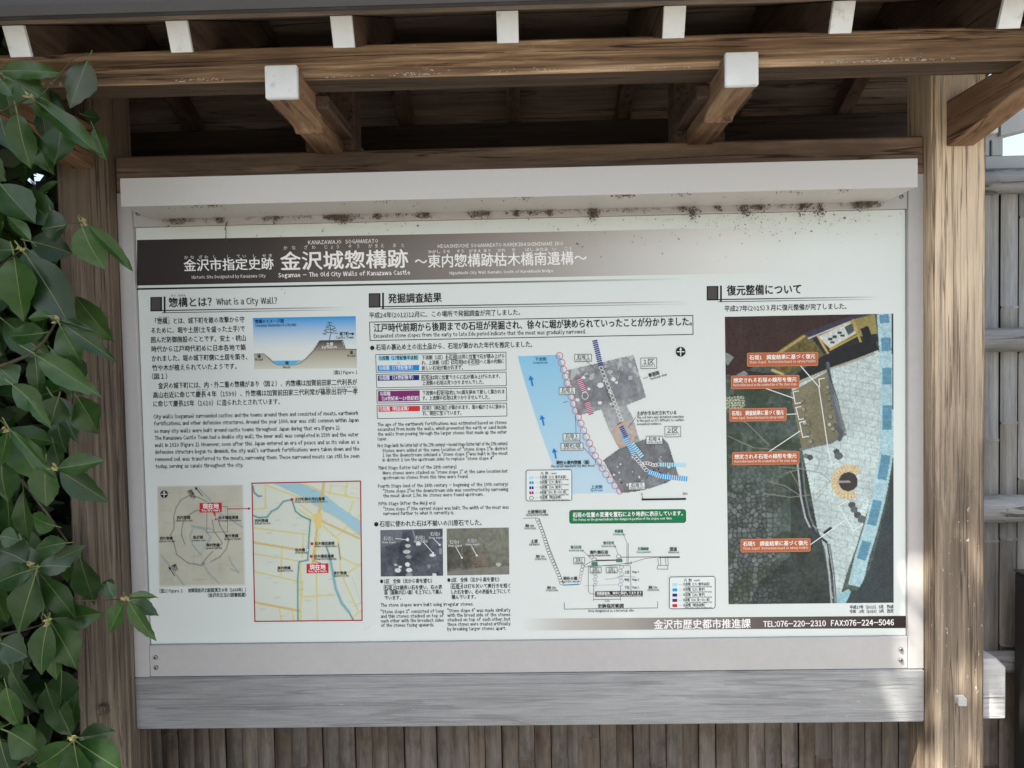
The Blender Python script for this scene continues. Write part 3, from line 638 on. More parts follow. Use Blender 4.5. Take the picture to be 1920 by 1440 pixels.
compass(K, 308, 926.5, 7.2)
K.line([(388, 958), (388, 998), (427, 997), (427, 950), (415, 950)], 1, hexc('6b6560')); K.line([(427, 954.3), (466, 953.6)], 1.5, DR); K.poly([(465, 950.8), (471, 953.5), (465, 956.4)], DR)
def here(I, x0, y0, x1, y1, tip):
    I.layer = 3; I.rect(x0, y0, x1, y1, RED, -.8); xm = (x0+x1)/2; I.poly([(xm+4, (y1 if tip[1] > y1 else y0)-.5), (xm+9, (y1 if tip[1] > y1 else y0)-.5), tip], RED)
    T(I, '現在地', x0+6, y0+6.3, x1-5.5, 11, WT, .03, layer=5); T(I, 'You Are Here', x0+3.5, y0+14.3, x1-3, 7.5, WT, .01, layer=5); I.layer = 2
K.line([(376, 914), (367, 932)][::-1], .01, BLK)
here(K, 374.5, 943, 416, 961, (404.8, 971)); K.disc(404.8, 973.5, 2, RED)
for s_, e_, x, y, x1 in (('西内惣構', 'Nishiuchi City Wall', 332, 970.5, 357), ('枯木橋南遺構', 'The Remains of Karekibashi', 410, 970.5, 447), ('西外惣構', 'Nishisoto City Wall', 300, 1009.5, 324), ('金沢城', 'Kanazawa Castle', 362, 1007.5, 381), ('東外惣構', 'Higashisoto City Wall', 422, 1005, 447), ('東内惣構', 'Higashiuchi City Wall', 387, 1022, 412)):
    T(K, s_, x, y, x1, 7, BLK, .03); T(K, e_, x-1, y+6, x1+5, 5, BLK, .01)
for x, y, t_, w_ in ((352, 918, '浅野川', 18), (322, 1058, '犀川', 12)):
    T(K, t_, x+4, y, x+4+w_, 7.5, BLK, .03, rot=-1.05); T(K, 'River', x, y+3, x+w_*.9, 5, BLK, .01, rot=-1.05)
K.line([(380, 930), (368, 916)], 1.6, BLK); K.poly([(365, 912.5), (371, 915.5), (367, 919)], BLK); K.line([(327, 1079), (319, 1066)], 1.6, BLK); K.poly([(316, 1061), (321.5, 1066), (317, 1068)], BLK)

# ---- street map
Q = Ink('street_map', 'pale street map with blue river, teal moat lines and red border')
r_ = Ras(472, 902, 679, 1165, 1.5, RGB('cfd6c9')); YL = RGB('d3cb8c'); YO = RGB('cdb878'); TL = RGB('4f8f8c')
r_.mul(r_.noise(60, 2, 8), .96, 1.04)
for pts in ([(472, 987), (575, 1001)], [(472, 1014), (562, 1031)], [(472, 1036), (562, 1052)], [(472, 1070), (560, 1091)], [(528, 1025), (524, 1078)], [(563, 1055), (562, 1163)], [(592, 1040), (594, 1163)], [(564, 1120), (628, 1117)], [(570, 1000), (566, 1045)], [(600, 1000), (588, 1060)],
            [(497, 906), (498, 950), (475, 952)], [(566, 945), (590, 966), (586, 976)], [(562, 955), (588, 972)], [(606, 985), (637, 1012), (640, 1075), (672, 1146)], [(634, 1005), (680, 965)][::-1], [(640, 1045), (676, 1063)], [(560, 1163), (566, 1090)], [(520, 1143), (524, 1163)], [(545, 1148), (548, 1163)], [(655, 1075), (678, 1060)], [(662, 1160), (678, 1148)],
            [(572, 905), (606, 920), (676, 935)], [(620, 925), (624, 908)], [(650, 930), (655, 905)], [(612, 930), (640, 955), (664, 970)], [(655, 975), (665, 940)], [(500, 907), (560, 930), (600, 945)]):
    r_.line(pts, 3.2, YL)
for pts in ([(610, 905), (598, 975), (586, 1060)], [(606, 977), (676, 1010)], [(472, 1015), (565, 1031)], [(472, 1129), (560, 1147)]): r_.line(pts, 4.5, YO)
r_.fill([(514, 904), (566, 904), (606, 922), (640, 950), (680, 978), (680, 1008), (640, 975), (604, 954), (560, 926)], RGB('9cc3cf'))
r_.line([(560, 926), (604, 954), (640, 975), (680, 1008)], 2, YL); r_.line([(609, 912), (600, 960)], 5, YO); r_.line([(640, 910), (660, 935)], 1.5, YL)
r_.fill([(590, 962), (606, 960), (604, 990), (592, 990)], RGB('d8c67c'))
r_.line([(662, 1082), (700, 1200)], .1, TL)
for pts in ([(472, 963), (484, 968), (500, 967), (508, 957), (520, 951), (532, 938), (546, 935)], [(549, 938), (555, 957), (566, 966), (583, 974), (580, 1005), (577, 1050), (560, 1053), (557, 1085), (556, 1165)], [(474, 908), (476, 920), (484, 927), (490, 927)], [(613, 1025), (620, 1045), (624, 1070), (630, 1105), (640, 1130), (655, 1150), (663, 1165)]):
    r_.line(pts, 4, TL*1.5, .5); r_.line(pts, 2.4, TL)
r_.line([(619, 1045), (624, 1070), (630, 1105), (642, 1134), (655, 1150)], 6, RGB('7fb0bd'), .7); r_.line([(636, 1020), (640, 1050)], 1.5, RGB('55504a'))
for k in range(40):
    x, y = rr.uniform(480, 670), rr.uniform(910, 1160); 
    for j in range(4): r_.line([(x+j*3, y-j*.1), (x+j*3+1.6, y+rr.uniform(-2, 2))], .8, RGB('8a8b80'), .55)
Q.grid(r_.a, [(473, 906.5), (675.5, 902.5), (678.5, 1162.5), (478.5, 1164.5)]); Q.layer = 2
Q.line([(472.5, 906), (676, 902), (679, 1163), (478, 1165)], 2.2, DR, True)
for x, y in ((547.5, 936.7), (585, 1019.5), (583.8, 1043.2)): Q.disc(x, y, 3, RED)
Q.disc(576.5, 1030.8, 2.8, TL); Q.layer = 3; Q.disc(576.5, 1030.8, 2, WHITE); Q.layer = 2
here(Q, 575, 1057, 616, 1075, (583, 1049))
for s_, e_, x, y, x1 in (('主計町緑水苑内遺構', 'Remains at Kazue-machi Ryokusui-en', 553, 936, 609), ('西内惣構', 'Nishiuchi City Wall', 478, 976.5, 503), ('枯木橋詰遺構', 'Remains at Karekibashizume', 590.5, 1019, 627), ('枯木橋', 'Karekibashi Bridge', 554, 1031, 572), ('枯木橋南遺構', 'The Remains South of Karekibashi Bridge', 589, 1043, 626), ('東内惣構', 'Higashiuchi City Wall', 520.5, 1065, 545), ('東外惣構', 'Higashisoto City Wall', 626, 1074.5, 650)):
    T(Q, s_, x, y, x1, 7, BLK, .03); T(Q, e_, x, y+5.5, x1+5, 5, BLK, .01)
flush_text(); F.build(); K.build(); Q.build()

# ---- two site photographs
PP = Ink('dig_picture', 'two small grey excavation pictures')
def dig(quad, seed, base, sp):
    x0, y0 = quad[0]; x1, y1 = quad[2]; r = Ras(x0, y0, x1, y1, 1.3, RGB(base)); r.mul(r.noise(18, 4, seed), .2, 2.4); r.mul(r.noise(4, 2, seed+1), .7, 1.3); return r
qa = [(713, 994), (830, 991), (831, 1079.5), (714, 1081)]; r = dig(qa, 3, '434a52', 0)
r.fill([(713, 991), (754, 991), (756, 1015), (714, 1027)], RGB('6d777c'), .7); r.line([(774, 992), (780, 1016), (800, 1015)], 2, RGB('8d9798')); r.fill([(774, 992), (812, 992), (820, 1010), (782, 1016)], RGB('555c60'), .6); r.fill([(755, 1000), (768, 1000), (770, 1078), (740, 1078)], RGB('20262c'), .4)
for x, y, rx, ry in ((765, 1024, 5.5, 3.2), (785, 1021, 5, 3.5), (763, 1035, 7, 3.5), (766, 1044, 6, 3), (764, 1058, 4.5, 4), (767, 1068, 5.5, 4), (767, 1077, 6, 4), (746, 1068, 6, 4), (742, 1058, 3, 2), (804, 1062, 3, 3.5), (814, 1077, 4, 3), (826, 1035, 3, 6), (811, 1042, 6, 2.5), (750, 1062, 3.5, 2), (765, 1013, 2.5, 3)):
    r.fill(((r.X-x)/rx)**2+((r.Y-y)/ry)**2 < 1, RGB(random.choice(['d4d8d6', 'b9bdbb', '8f9492'])))
r.mul(r.noise(3, 2, 77), .8, 1.2)
PP.grid(r.a, qa)
qb = [(837.5, 991), (954, 989), (955, 1077), (838.5, 1079)]; r = dig(qb, 9, '55554c', 0)
r.fill([(838, 989), (955, 989), (955, 1050), (925, 1058), (910, 1024), (838, 1022)], RGB('7e8173'), .55); r.mul(r.noise(5, 3, 31), .65, 1.4); r.fill([(838, 1024), (865, 1028), (862, 1064), (838, 1066)], RGB('3d3a33'), .6)
for k in range(16): r.line([(886+k*1.3, 1046+(k % 4)*5), (896+k*1.3, 1040+(k % 4)*5)], 1.4, RGB('8a7465'), .8)
r.fill([(838, 1070), (870, 1068), (900, 1064), (955, 1062), (955, 1080), (838, 1080)], RGB('8f9085'), .5); r.fill(((r.X-935)/5)**2+((r.Y-1059)/3.5)**2 < 1, RGB('b0b3a5'))
PP.grid(r.a, qb); PP.layer = 2
for a, b in (((742, 1009.5), (763, 1012)), ((794, 1016), (812, 1037)), ((813, 1010), (824.5, 1021.5)), ((855, 1026), (866, 1045.5)), ((884, 1024), (894, 1041.5))):
    PP.line([a, b], 1.3, WHITE); PP.disc(b[0], b[1], 2, WHITE)
for s_, x, y in (('石垣1', 719, 1009.5), ('石垣2', 779, 1008), ('石垣3', 807, 1001), ('石垣4', 843, 1016), ('石垣5', 876, 1013.5)):
    T(PP, s_, x, y, x+18, 8.5, BLK, .07, layer=3); T(PP, s_, x, y, x+18, 8.5, (.75, .77, .75), .0, layer=4); T(PP, 'Stone slope'+s_[-1], x-3, y+7.5, x+23, 6, WHITE, .01)

# ---- plan of the excavation
E_ = Ink('excavation_plan', 'excavation plan with pale blue moat, red circles and hatched slopes')
W1, W2 = hexc('86c2dd'), hexc('b9d3df')
lf = [(971, 668), (977, 692), (988, 730), (1000, 768), (1013, 808), (1028, 850), (1045, 895), (1058, 926)]
rg = [(1049, 665), (1056, 692), (1064, 722), (1074, 755), (1086, 788), (1100, 820), (1118, 858), (1166, 924)]
for i in range(7):
    c0 = tuple(a*(1-i/7)+b*i/7 for a, b in zip(W1, W2)); c1 = tuple(a*(1-(i+1)/7)+b*(i+1)/7 for a, b in zip(W1, W2))
    E_.poly([lf[i], rg[i], rg[i+1], lf[i+1]], None, [c0, c0, c1, c1])
def texpoly(I, pts, base, seed, amp=(.45, 1.5), step=1.5, extra=None):
    xs_, ys_ = [p[0] for p in pts], [p[1] for p in pts]; r = Ras(min(xs_), min(ys_), max(xs_), max(ys_), step, RGB(base)); r.mul(r.noise(22, 4, seed), *amp); r.mul(r.noise(5, 2, seed+3), .75, 1.25)
    if extra: extra(r)
    m_ = r.mask(pts); y = I.y()
    for j, i in zip(*np.nonzero(m_)):
        X, Y_ = r.X[j, i], r.Y[j, i]; h = step/2+.02; I.poly([(X-h, Y_-h), (X+h, Y_-h), (X+h, Y_+h), (X-h, Y_+h)], tuple(r.a[j, i]))
def ex1(r):
    ed = [(1076, 702), (1180, 678), (1199, 742), (1092, 768)]; r.fill(r.mask(ed), r.a*np.array([.75, .76, .78]), .9)
    for x, y, q in ((1094, 708, 4), (1134, 714, 4), (1150, 711, 4.5), (1156, 717, 3), (1104, 729, 3), (1125, 755, 4), (1083, 750, 4), (1126, 722, 6), (1142, 735, 4), (1148, 757, 4)): r.fill(((r.X-x)/q)**2+((r.Y-y)/(q*.8))**2 < 1, RGB('d9dcdb'))
    r.fill((r.noise(9, 2, 5) > .62) & (r.Y < 712), RGB('c5c9c7'), .6); r.line([(1127, 692), (1140, 735), (1165, 795)], 6, RGB('3c4044'), .5)
E_.layer = 2
texpoly(E_, [(1064, 694), (1188, 665.5), (1211, 745), (1174, 760), (1127, 768), (1084, 779)], '8d9092', 4, extra=ex1)
texpoly(E_, [(1127, 767), (1174, 760), (1186, 782), (1199, 826), (1161, 842), (1142, 805)], 'a3a7a6', 6, (.75, 1.2))
def ex2(r):
    for k in range(26):
        x, y = rr.uniform(1150, 1255), rr.uniform(855, 915); q = rr.uniform(1.2, 3); r.fill(((r.X-x)/q)**2+((r.Y-y)/q)**2 < 1, RGB(random.choice(['c9cccb', '9a9d9d', '3b3d40'])))
texpoly(E_, [(1131, 863), (1160, 842), (1200, 826), (1238, 817), (1252, 830), (1265, 870), (1272, 891), (1250, 905), (1220, 915), (1190, 922), (1165, 924), (1146, 890)], '74787b', 8, extra=ex2)
E_.layer = 3
def hatch(a, b, wd, n, c, c2=None):
    a, b = np.array(a, float), np.array(b, float); d = (b-a)/n; nn = np.array([-d[1], d[0]]); nn = nn/np.hypot(*nn)*wd/2
    if c2: E_.layer = 3; E_.poly([tuple(a-nn), tuple(a+nn), tuple(b+nn), tuple(b-nn)], c2); E_.layer = 4
    for i in range(n):
        p = a+d*i; q = p+d*.62; E_.poly([tuple(p-nn), tuple(p+nn), tuple(q+nn), tuple(q-nn)], c)
    E_.layer = 3
NV, CY, LC, MG = hexc('1c2c84'), hexc('1a9bd8'), hexc('a5dcec'), hexc('a51c64')
hatch((1115, 638), (1126.5, 687), 9.5, 13, NV); hatch((1161.5, 793), (1174, 820), 9, 8, NV); hatch((1173, 820), (1188, 852), 8.5, 9, CY, (.6, .66, .68)); hatch((1185, 832), (1205, 858), 9, 7, LC)
hatch((1238, 871), (1288, 872), 8, 12, LC); hatch((1215, 884), (1240, 893), 9, 7, CY, (.7, .72, .7)); hatch((1240, 893), (1290, 898), 9, 12, CY, (.7, .72, .7)); hatch((1085, 709), (1096, 735), 9.5, 8, MG, (.7, .72, .7)); hatch((1100, 753), (1109, 778), 9.5, 8, MG, (.7, .72, .7))
E_.layer = 4.6
for k in range(14):
    x, y = 1127+k*2.9, 690+k*7.4; E_.ring(x, y, 4.2, 1, (.75,)*3, 7, 3.2, .6); 
for k in range(7): E_.ring(1190+k*3.6, 856+k*4.2, 4, 1, (.75,)*3, 7, 3); E_.ring(1204+k*5, 870-math.sin(k)*2, 3.6, 1, (.75,)*3, 7, 3)
E_.ring(1097, 742, 6, 1.1, (.75,)*3, 8, 7)
E_.layer = 2.5; E_.ring(1171, 814, 17, 4, hexc('cfa27c'), 24, 20); E_.layer = 5
cp = [(1049, 667), (1053, 680), (1056.5, 693), (1060, 706), (1063.5, 718.5), (1068, 731), (1071, 744), (1075, 757), (1079, 770), (1084, 782), (1089, 794), (1094, 807), (1099, 819), (1105, 831), (1110, 843), (1116, 855), (1122, 866), (1129, 878), (1136, 889), (1144, 900), (1153, 910), (1162, 920)]
for x, y in cp: E_.ring(x, y, 6.2, 1.1, hexc('c26a86'), 16)
for x, y in ((996, 714), (1017, 788), (1040, 850)):
    bl = hexc('1c78c8'); E_.line([(x+2.5, y+9), (x, y-3)], 3, bl); E_.poly([(x-5, y-1), (x-2, y-10), (x+5, y-3)], bl)
def lab(I, x0, y0, x1, y1, ja, en, f=None, em=8.5):
    I.layer = 6; I.box([(x0, y0), (x1, y0-.4), (x1, y1-.4), (x0, y1)], (.1, .1, .1), WHITE, 1); T(I, ja, x0+4.5, y0+(y1-y0)*.36, x1-4.5, em, BLK, .012, layer=8); T(I, en, x0+2.5, y0+(y1-y0)*.78, x1-2.5, 5.4, BLK, .01, layer=8)
lab(E_, 1077.5, 664.5, 1109, 678, '石垣１', 'Stone slope1'); lab(E_, 1048.5, 726.5, 1079, 740, '石垣２', 'Stone slope2'); lab(E_, 1056, 813, 1087, 826.5, '石垣３', 'Stone slope3'); lab(E_, 1052, 831, 1093, 844.5, '現石垣', 'Current stone slope')
lab(E_, 1211.5, 818, 1242, 832.5, '石垣４', 'Stone slope4'); lab(E_, 1178.5, 904.5, 1209, 918, '石垣５', 'Stone slope5'); lab(E_, 1201.5, 671.5, 1231, 691, '1区', 'District 1', em=12); lab(E_, 1246.5, 800, 1276, 819, '2区', 'District 2', em=12)
E_.layer = 5
for a, b in (((1100, 678), (1116, 692)), ((1079, 780), (1080, 812)), ((1056, 755), (1065, 752)), ((1192, 782), (1178, 802)), ((1227, 833), (1226, 850)), ((1093, 838), (1130, 878)), ((1086, 826), (1090, 832)), ((1206, 710), (1214, 707))): E_.line([a, b], .8, (.08,)*3)
compass(E_, 1276, 659.5, 9.2)
bl = hexc('2a6a92'); T(E_, '下流側', 1003, 673.5, 1024, 7.5, bl, .02); T(E_, 'Downstream', 1000, 680.5, 1027, 6, bl, .01); T(E_, '上流側', 1108, 913, 1129, 7.5, bl, .02); T(E_, 'Upstream', 1107, 919.5, 1130, 6, bl, .01)
T(E_, '断面図', 1216.5, 704, 1236, 8, BLK, .03, rot=.26); T(E_, 'Sectional view', 1219, 711, 1251, 6.5, BLK, .01, rot=.26)
T(E_, '土がかきみだされている', 1194, 775, 1268, 8.5, BLK, .03)
for i, s_ in enumerate(('The soil here was disturbed sometime', "in the past so it's difficult to confirm", 'excavated evidence.')): T(E_, s_, 1194, 783+i*6.2, 1282-(42 if i == 2 else 0), 6.5, BLK, .01)
T(E_, '現在の東内惣構（堀）', 1043, 867.5, 1105, 8, BLK, .03); T(E_, 'The current Higashiuchi City Wall (moat)', 1033, 874.5, 1115, 6.5, BLK, .01)
E_.line([(1204, 936.3), (1285, 935.3)], 3.4, BLK); T(E_, '0', 1201.5, 927, 1205, 7, BLK, .01); T(E_, '2m', 1280, 925.5, 1288.5, 7, BLK, .01); E_.line([(1204.5, 930), (1204.5, 936)], .8, BLK)
def legend(I, x0, y0, x1, y1, sw):
    I.layer = 6; I.rbox(x0, y0, x1, y1, 4, (.08, .09, .1), tuple(a*1.06 for a in WHITE), 1.2, -1); h = (y1-y0)
    T(I, '凡 例', x0+(x1-x0)*.32, y0+h*.105, x0+(x1-x0)*.48, 6.8, BLK, .02, layer=8); T(I, 'Legend', x0+(x1-x0)*.54, y0+h*.105, x0+(x1-x0)*.66, 5, BLK, .01, layer=8)
    for i, (ja, en, c) in enumerate((('①段階（17c 後半以前）', 'The stage until the latter half of the 17th century', LC), ('②段階（17c 後半）', 'Second Stage (latter half of the 17th century)', CY), ('③段階（18c 後半）', 'Third Stage (latter half of the 18th century)', NV), ('④段階（18c 末～19c 初）', 'Fourth Stage (end of the 18th – beginning of 19th)', MG if sw else hexc('6e1c5e')), ('⑤段階（明治以降）', 'Fifth Stage (after the Meiji era)', hexc('c21f30')))):
        y = y0+h*(.24+i*.165); I.layer = 8
        if sw and i == 4: I.ring(x0+10, y, 4, 1, (.1,)*3, 10, 3)
        elif sw:
            for k in (0, 1): I.rect(x0+6+k*4.5, y-2.6, x0+9.6+k*4.5, y+2.6, c)
        else: I.rect(x0+5.5, y-2.8, x0+14.5, y+2.8, c)
        I.line([(x0+17, y), (x0+23, y)], .5, (.3,)*3)
        T(I, ja, x0+25.5, y-.8, x0+(75 if i in (0, 3) else 66), 6.6, BLK, .02, layer=8); T(I, en, x0+29, y+4.3, x1-6, 4.3, BLK, .012, layer=8)
    I.layer = 5
legend(E_, 986.5, 881.5, 1072, 939, True)

# ---- green notice and cross-section
G = Ink('cross_section_drawing', 'line drawing of the moat cross-section under a green banner'); GG = hexc('117a4a')
G.rbox(1068, 957, 1285.5, 981, 4, hexc('0a4a2c'), GG, 1.4, -1.5); T(G, '石垣の位置の変遷を置石により地表に表示しています。', 1074, 965.5, 1280, 10, WT, .03, layer=4); T(G, 'The stones on the ground indicate the changes in position of the slopes over time.', 1074, 974.7, 1260, 6.6, WT, .01, layer=4)
gy = (.12, .12, .12)
G.line([(981, 971.7), (1005, 971)], 1, gy)
for k in range(24):
    a = k/23; x, y = 1007.5+44.5*a+math.sin(a*9)*1.2, 974.5+119*a; G.ring(x, y, 3.6, .8, gy, 9, 3.0, .5)
G.line([(1011, 972), (1033, 1034), (1057, 1094)], .9, gy); G.layer = 2; G.line([(1056, 1097), (1085, 1095.6)], 2, hexc('2c8fae')); G.layer = 1
for k in range(6): G.ring(1086+k*1.3, 1093-k*6.2, 3, .8, hexc('a87b82') if k < 4 else gy, 8, 3.2)
for k in range(6): G.ring(1115+(k % 2)*2, 1097-k*5.2, 3.6, .7, hexc('8c7f93') if k < 4 else gy, 7, 2.4); G.ring(1163+(k % 2)*2.5, 1096-k*6.6, 4, .7, hexc('8c87a0') if k < 4 else gy, 7, 2.8)
G.line([(1095, 1061), (1106, 1054), (1112, 1052), (1118, 1050), (1155, 1049.5), (1168, 1050)], 1, gy); G.line([(1118, 1051.5), (1155, 1050.5)], 1.6, (.05,)*3)
G.line([(1164, 1044.7), (1274, 1043.6)], 1.2, (.05,)*3); G.line([(1096, 1063), (1150, 1059), (1184, 1055), (1210, 1047), (1232, 1045)], .9, gy); G.line([(1235, 1045), (1274, 1045)], 2, (.06,)*3)
G.layer = 2
for x, y in ((1114, 1049), (1160, 1043)): G.ring(x, y, 4.5, .9, gy, 8, 3.5); G.poly([(x-5, y+5), (x+6, y+4), (x+7, y+11), (x-5, y+11)], hexc('4a7a62'))
for x in (1175.5, 1178): G.line([(x, 1018), (x, 1056)], .8, gy)
G.line([(1172, 1057), (1184, 1057), (1183, 1052)], 1, gy)
for x0 in (1233, 1247): G.line([(x0, 1046), (x0+2, 1060), (x0+6, 1060), (x0+5, 1046)], .9, gy)
G.line([(1233, 1060), (1252, 1060), (1252, 1067), (1232, 1067), (1233, 1060)], .9, gy)
G.line([(1103, 1061), (1103, 1108), (1107, 1113), (1116, 1114)], .9, gy); G.line([(1103, 1061), (1178, 1060), (1182, 1062), (1183, 1108)], .9, gy); G.line([(1113, 1098), (1113, 1126)], .9, gy); G.line([(1163.5, 1098), (1163.5, 1126)], .9, gy)
G.line([(1113, 1124), (1163, 1123.3)], .9, BLK); G.line([(1058, 1130), (1058, 1142), (1233, 1139.7), (1233, 1128)], .9, (.03,)*3); G.line([(1095, 1098), (1160, 1096)], .5, (.35,)*3); G.line([(1134, 1086), (1150, 1085), (1168, 1080), (1192, 1082)], .7, (.3,)*3)
G.layer = 4; G.rect(1116, 1108.5, 1205, 1119, hexc('23211f'), -1); T(G, '発掘調査後、地中に保存してあります', 1118.5, 1112.3, 1203, 6.5, WT, .02, layer=6); T(G, 'Stones for each marking after the archaeological investigation', 1118.5, 1117, 1203, 4, WT, .01, layer=6)
def gl(ja, en, x, y, x1, c=BLK, em=7.5): T(G, ja, x, y, x1, em, c, .03); T(G, en, x-3, y+6.3, x1+4, 5.6, c, .01)
gl('土居側石垣', 'Stone slope on the side of the earthwork', 989, 959.5, 1024); gl('土居', 'Earthwork', 995.5, 1015, 1008, em=8); gl('現在の堀', 'Current Moat', 1056, 1084.5, 1082); gl('国道', 'National road', 1256, 1029.5, 1269, em=8); gl('堀外側石垣', 'Stone slope of the outer side of the moat', 1106, 1035.5, 1140)
GRN = hexc('1f6b4a'); gl('復元石垣', 'Restored stone slope', 1070, 1026, 1090, GRN, 6.5); gl('復元石垣', 'Restored stone slope', 1131, 1018, 1151, GRN, 6.5); gl('防護柵', 'Protective fence', 1153, 996, 1168, GRN, 6.5); gl('石積縁線', 'Stone pavement', 1196, 1029, 1216, GRN, 6.5)
for x, y in ((985, 985.5), (1005, 1043), (1026, 1101.5), (1216, 1101)): T(G, '標高 13m', x, y, x+16, 5.5, BLK, .03); G.line([(x-2, y+4), (x+19, y+4)], .6, gy); T(G, '13 m above sea level', x-2, y+6, x+20, 4, BLK, .01)
lab(G, 1075.5, 1045.5, 1096, 1057, '石垣３', 'Stone slope', em=7); lab(G, 1106.5, 1063.5, 1127, 1074, '石垣２', 'Stone slope', em=7); lab(G, 1136.5, 1063.5, 1157, 1074, '石垣１', 'Stone slope', em=7); G.layer = 2
for i, (a, b) in enumerate((('上位', 'Stage 3'), ('中位', 'Stage 2'), ('下位', 'Stage 1'))): y = 1072.5+i*14.5; T(G, a, 1171, y, 1180, 6.5, BLK, .02); T(G, b, 1185, y, 1198, 6, BLK, .02)
T(G, '1.7m', 1134, 1127, 1143, 5, BLK, .01); T(G, '史跡指定範囲', 1121, 1136.3, 1169, 8.5, BLK, .035); T(G, 'Area designated as a historical site', 1103, 1145.7, 1188, 7, BLK, .01)
for a, b in (((1092, 1031), (1108, 1048)), ((1152, 1021), (1159, 1040)), ((1168, 999), (1175, 1017))): G.line([a, b], .7, gy)
legend(G, 1255, 1081.5, 1340.5, 1141, False)
flush_text(); PP.build(); E_.build(); G.build()

# ---- aerial picture
A = Ink('aerial_picture', 'aerial picture of the restored square with orange-brown callouts')
r = Ras(1359, 588, 1676, 1133, 1.35, RGB('46524b')); r.mul(r.noise(50, 5, 21), .45, 1.7); r.mul(r.noise(6, 2, 22), .6, 1.5)
g1 = (r.X < 1530) & (r.Y > 700); d1, d2, vv = r.vor(9.5, 3); st = np.clip((d2-d1)*3.2, 0, 1)*(.35+.75*vv); cob = RGB('4a5250')[None, None]*(.35+1.9*st[..., None])
k_ = np.clip((r.Y-830)/120, 0, 1)*np.clip((1490-r.X+(r.Y-1000)*.05)/60, 0, 1); k_ = (k_*np.clip(.4+r.noise(50, 3, 9)*1.1, 0, 1))[..., None]; r.a = np.where(g1[..., None], r.a*(1-k_)+cob*k_, r.a)
r.fill((r.noise(35, 3, 13) > .56) & g1, RGB('2e3a24'), .55); r.fill([(1480, 900), (1530, 960), (1560, 1133), (1400, 1133), (1420, 1090), (1480, 1040)], RGB('23272a'), .55)
d1, d2, vv = r.vor(5, 8); m_ = (r.Y > 738) & (r.Y < 762) & (r.X < 1395); r.a = np.where((m_ & (d2-d1 > .2))[..., None], RGB('a9b296'), r.a)
rf = [(1359, 588), (1606, 588), (1508, 623), (1441, 666), (1400, 690), (1470, 700), (1440, 706), (1359, 697)]; r.fill(rf, RGB('3b2c28')); m_ = r.mask(rf); r.mul(r.noise(3, 2, 4, .25), .8, 1.25, m_)
r.fill([(1360, 655), (1376, 664), (1364, 680), (1359, 672)], RGB('808c88')); r.fill([(1380, 698), (1395, 690), (1402, 697), (1388, 703)], RGB('7a8686'))
r.fill([(1441, 666), (1508, 623), (1530, 640), (1545, 665), (1470, 700)], RGB('57502f')); m_ = r.mask([(1441, 666), (1508, 623), (1530, 640), (1545, 665), (1470, 700)]); r.mul(r.noise(5, 3, 41), .4, 2.0, m_); r.line([(1445, 668), (1508, 628)], 5, RGB('a3935a')); r.line([(1448, 690), (1468, 698)], 5, RGB('b8a262'))
r.fill([(1508, 622), (1606, 588), (1646, 588), (1526, 634)], RGB('3d3c4c')); r.fill([(1524, 634), (1600, 598), (1636, 588), (1648, 640), (1560, 664), (1545, 660)], RGB('2d2e2f'))
r.fill([(1594, 600), (1640, 588), (1646, 625), (1612, 630)], RGB('8f8452')); r.fill([(1614, 616), (1628, 610), (1636, 630), (1622, 640)], RGB('24262a')); r.line([(1534, 628), (1554, 662)], 4, RGB('b5a067')); r.line([(1600, 600), (1615, 642)], 4, RGB('b09a60')); r.line([(1516, 632), (1594, 602)], 1.6, RGB('d8dad6'))
sg = [(1534, 629), (1595, 602), (1606, 624), (1557, 651)]; r.fill(sg, RGB('c3c9c6')); r.line(sg+[sg[0]], 1.6, RGB('c4ab68'))
for x, y in ((1558, 634), (1566, 630), (1575, 622), (1562, 640), (1580, 628)): r.fill((abs(r.X-x) < 4) & (abs(r.Y-y) < 2.2), RGB('3f4446'))
r.fill([(1584, 612), (1598, 605), (1603, 620), (1591, 627)], RGB('4a5856')); r.line([(1557, 654), (1608, 628)], 3, RGB('b39f55'))
r.fill([(1545, 664), (1640, 632), (1648, 655), (1568, 690), (1480, 722), (1470, 712)], RGB('26282a'))
pv = [(1484, 722), (1556, 692), (1572, 684), (1648, 656), (1654, 690), (1655, 800), (1650, 850), (1640, 905), (1625, 960), (1605, 1025), (1585, 1080), (1570, 1133), (1560, 1133), (1556, 1060), (1538, 1010), (1530, 985), (1515, 900), (1505, 850)]
r.fill(pv, RGB('b9c9c6')); m_ = r.mask(pv); xr = r.X-1560-(r.Y-700)*-.06; br_ = (np.abs(((r.Y*.98-r.X*.2) % 13)-1) < .55) | ((np.abs((xr+((r.Y*.98-r.X*.2)//13 % 2)*11) % 23-1) < .6)); r.fill(m_ & br_, RGB('7f8f90'), .6); r.mul(r.noise(40, 3, 19), .85, 1.12, m_)
pl = [(1482, 732), (1556, 692), (1583, 808), (1560, 830), (1502, 838)]; r.fill(pl, RGB('77745c')); r.mul(r.noise(20, 3, 6), .85, 1.12, r.mask(pl)); r.line([(1486, 718), (1556, 690), (1640, 662)], 4, RGB('a0a492')); r.line([(1500, 840), (1560, 826), (1585, 812)], 5, RGB('6f726c'))
r.line([(1552, 680), (1560, 735), (1576, 810), (1583, 805)], 7, RGB('5c6468')); r.line([(1548, 676), (1572, 752), (1582, 806)], 1.6, RGB('23282c')); r.line([(1564, 740), (1584, 806)], 5, RGB('70787c'))
r.line([(1566, 795), (1578, 812), (1574, 822)], 8, RGB('54595c'))
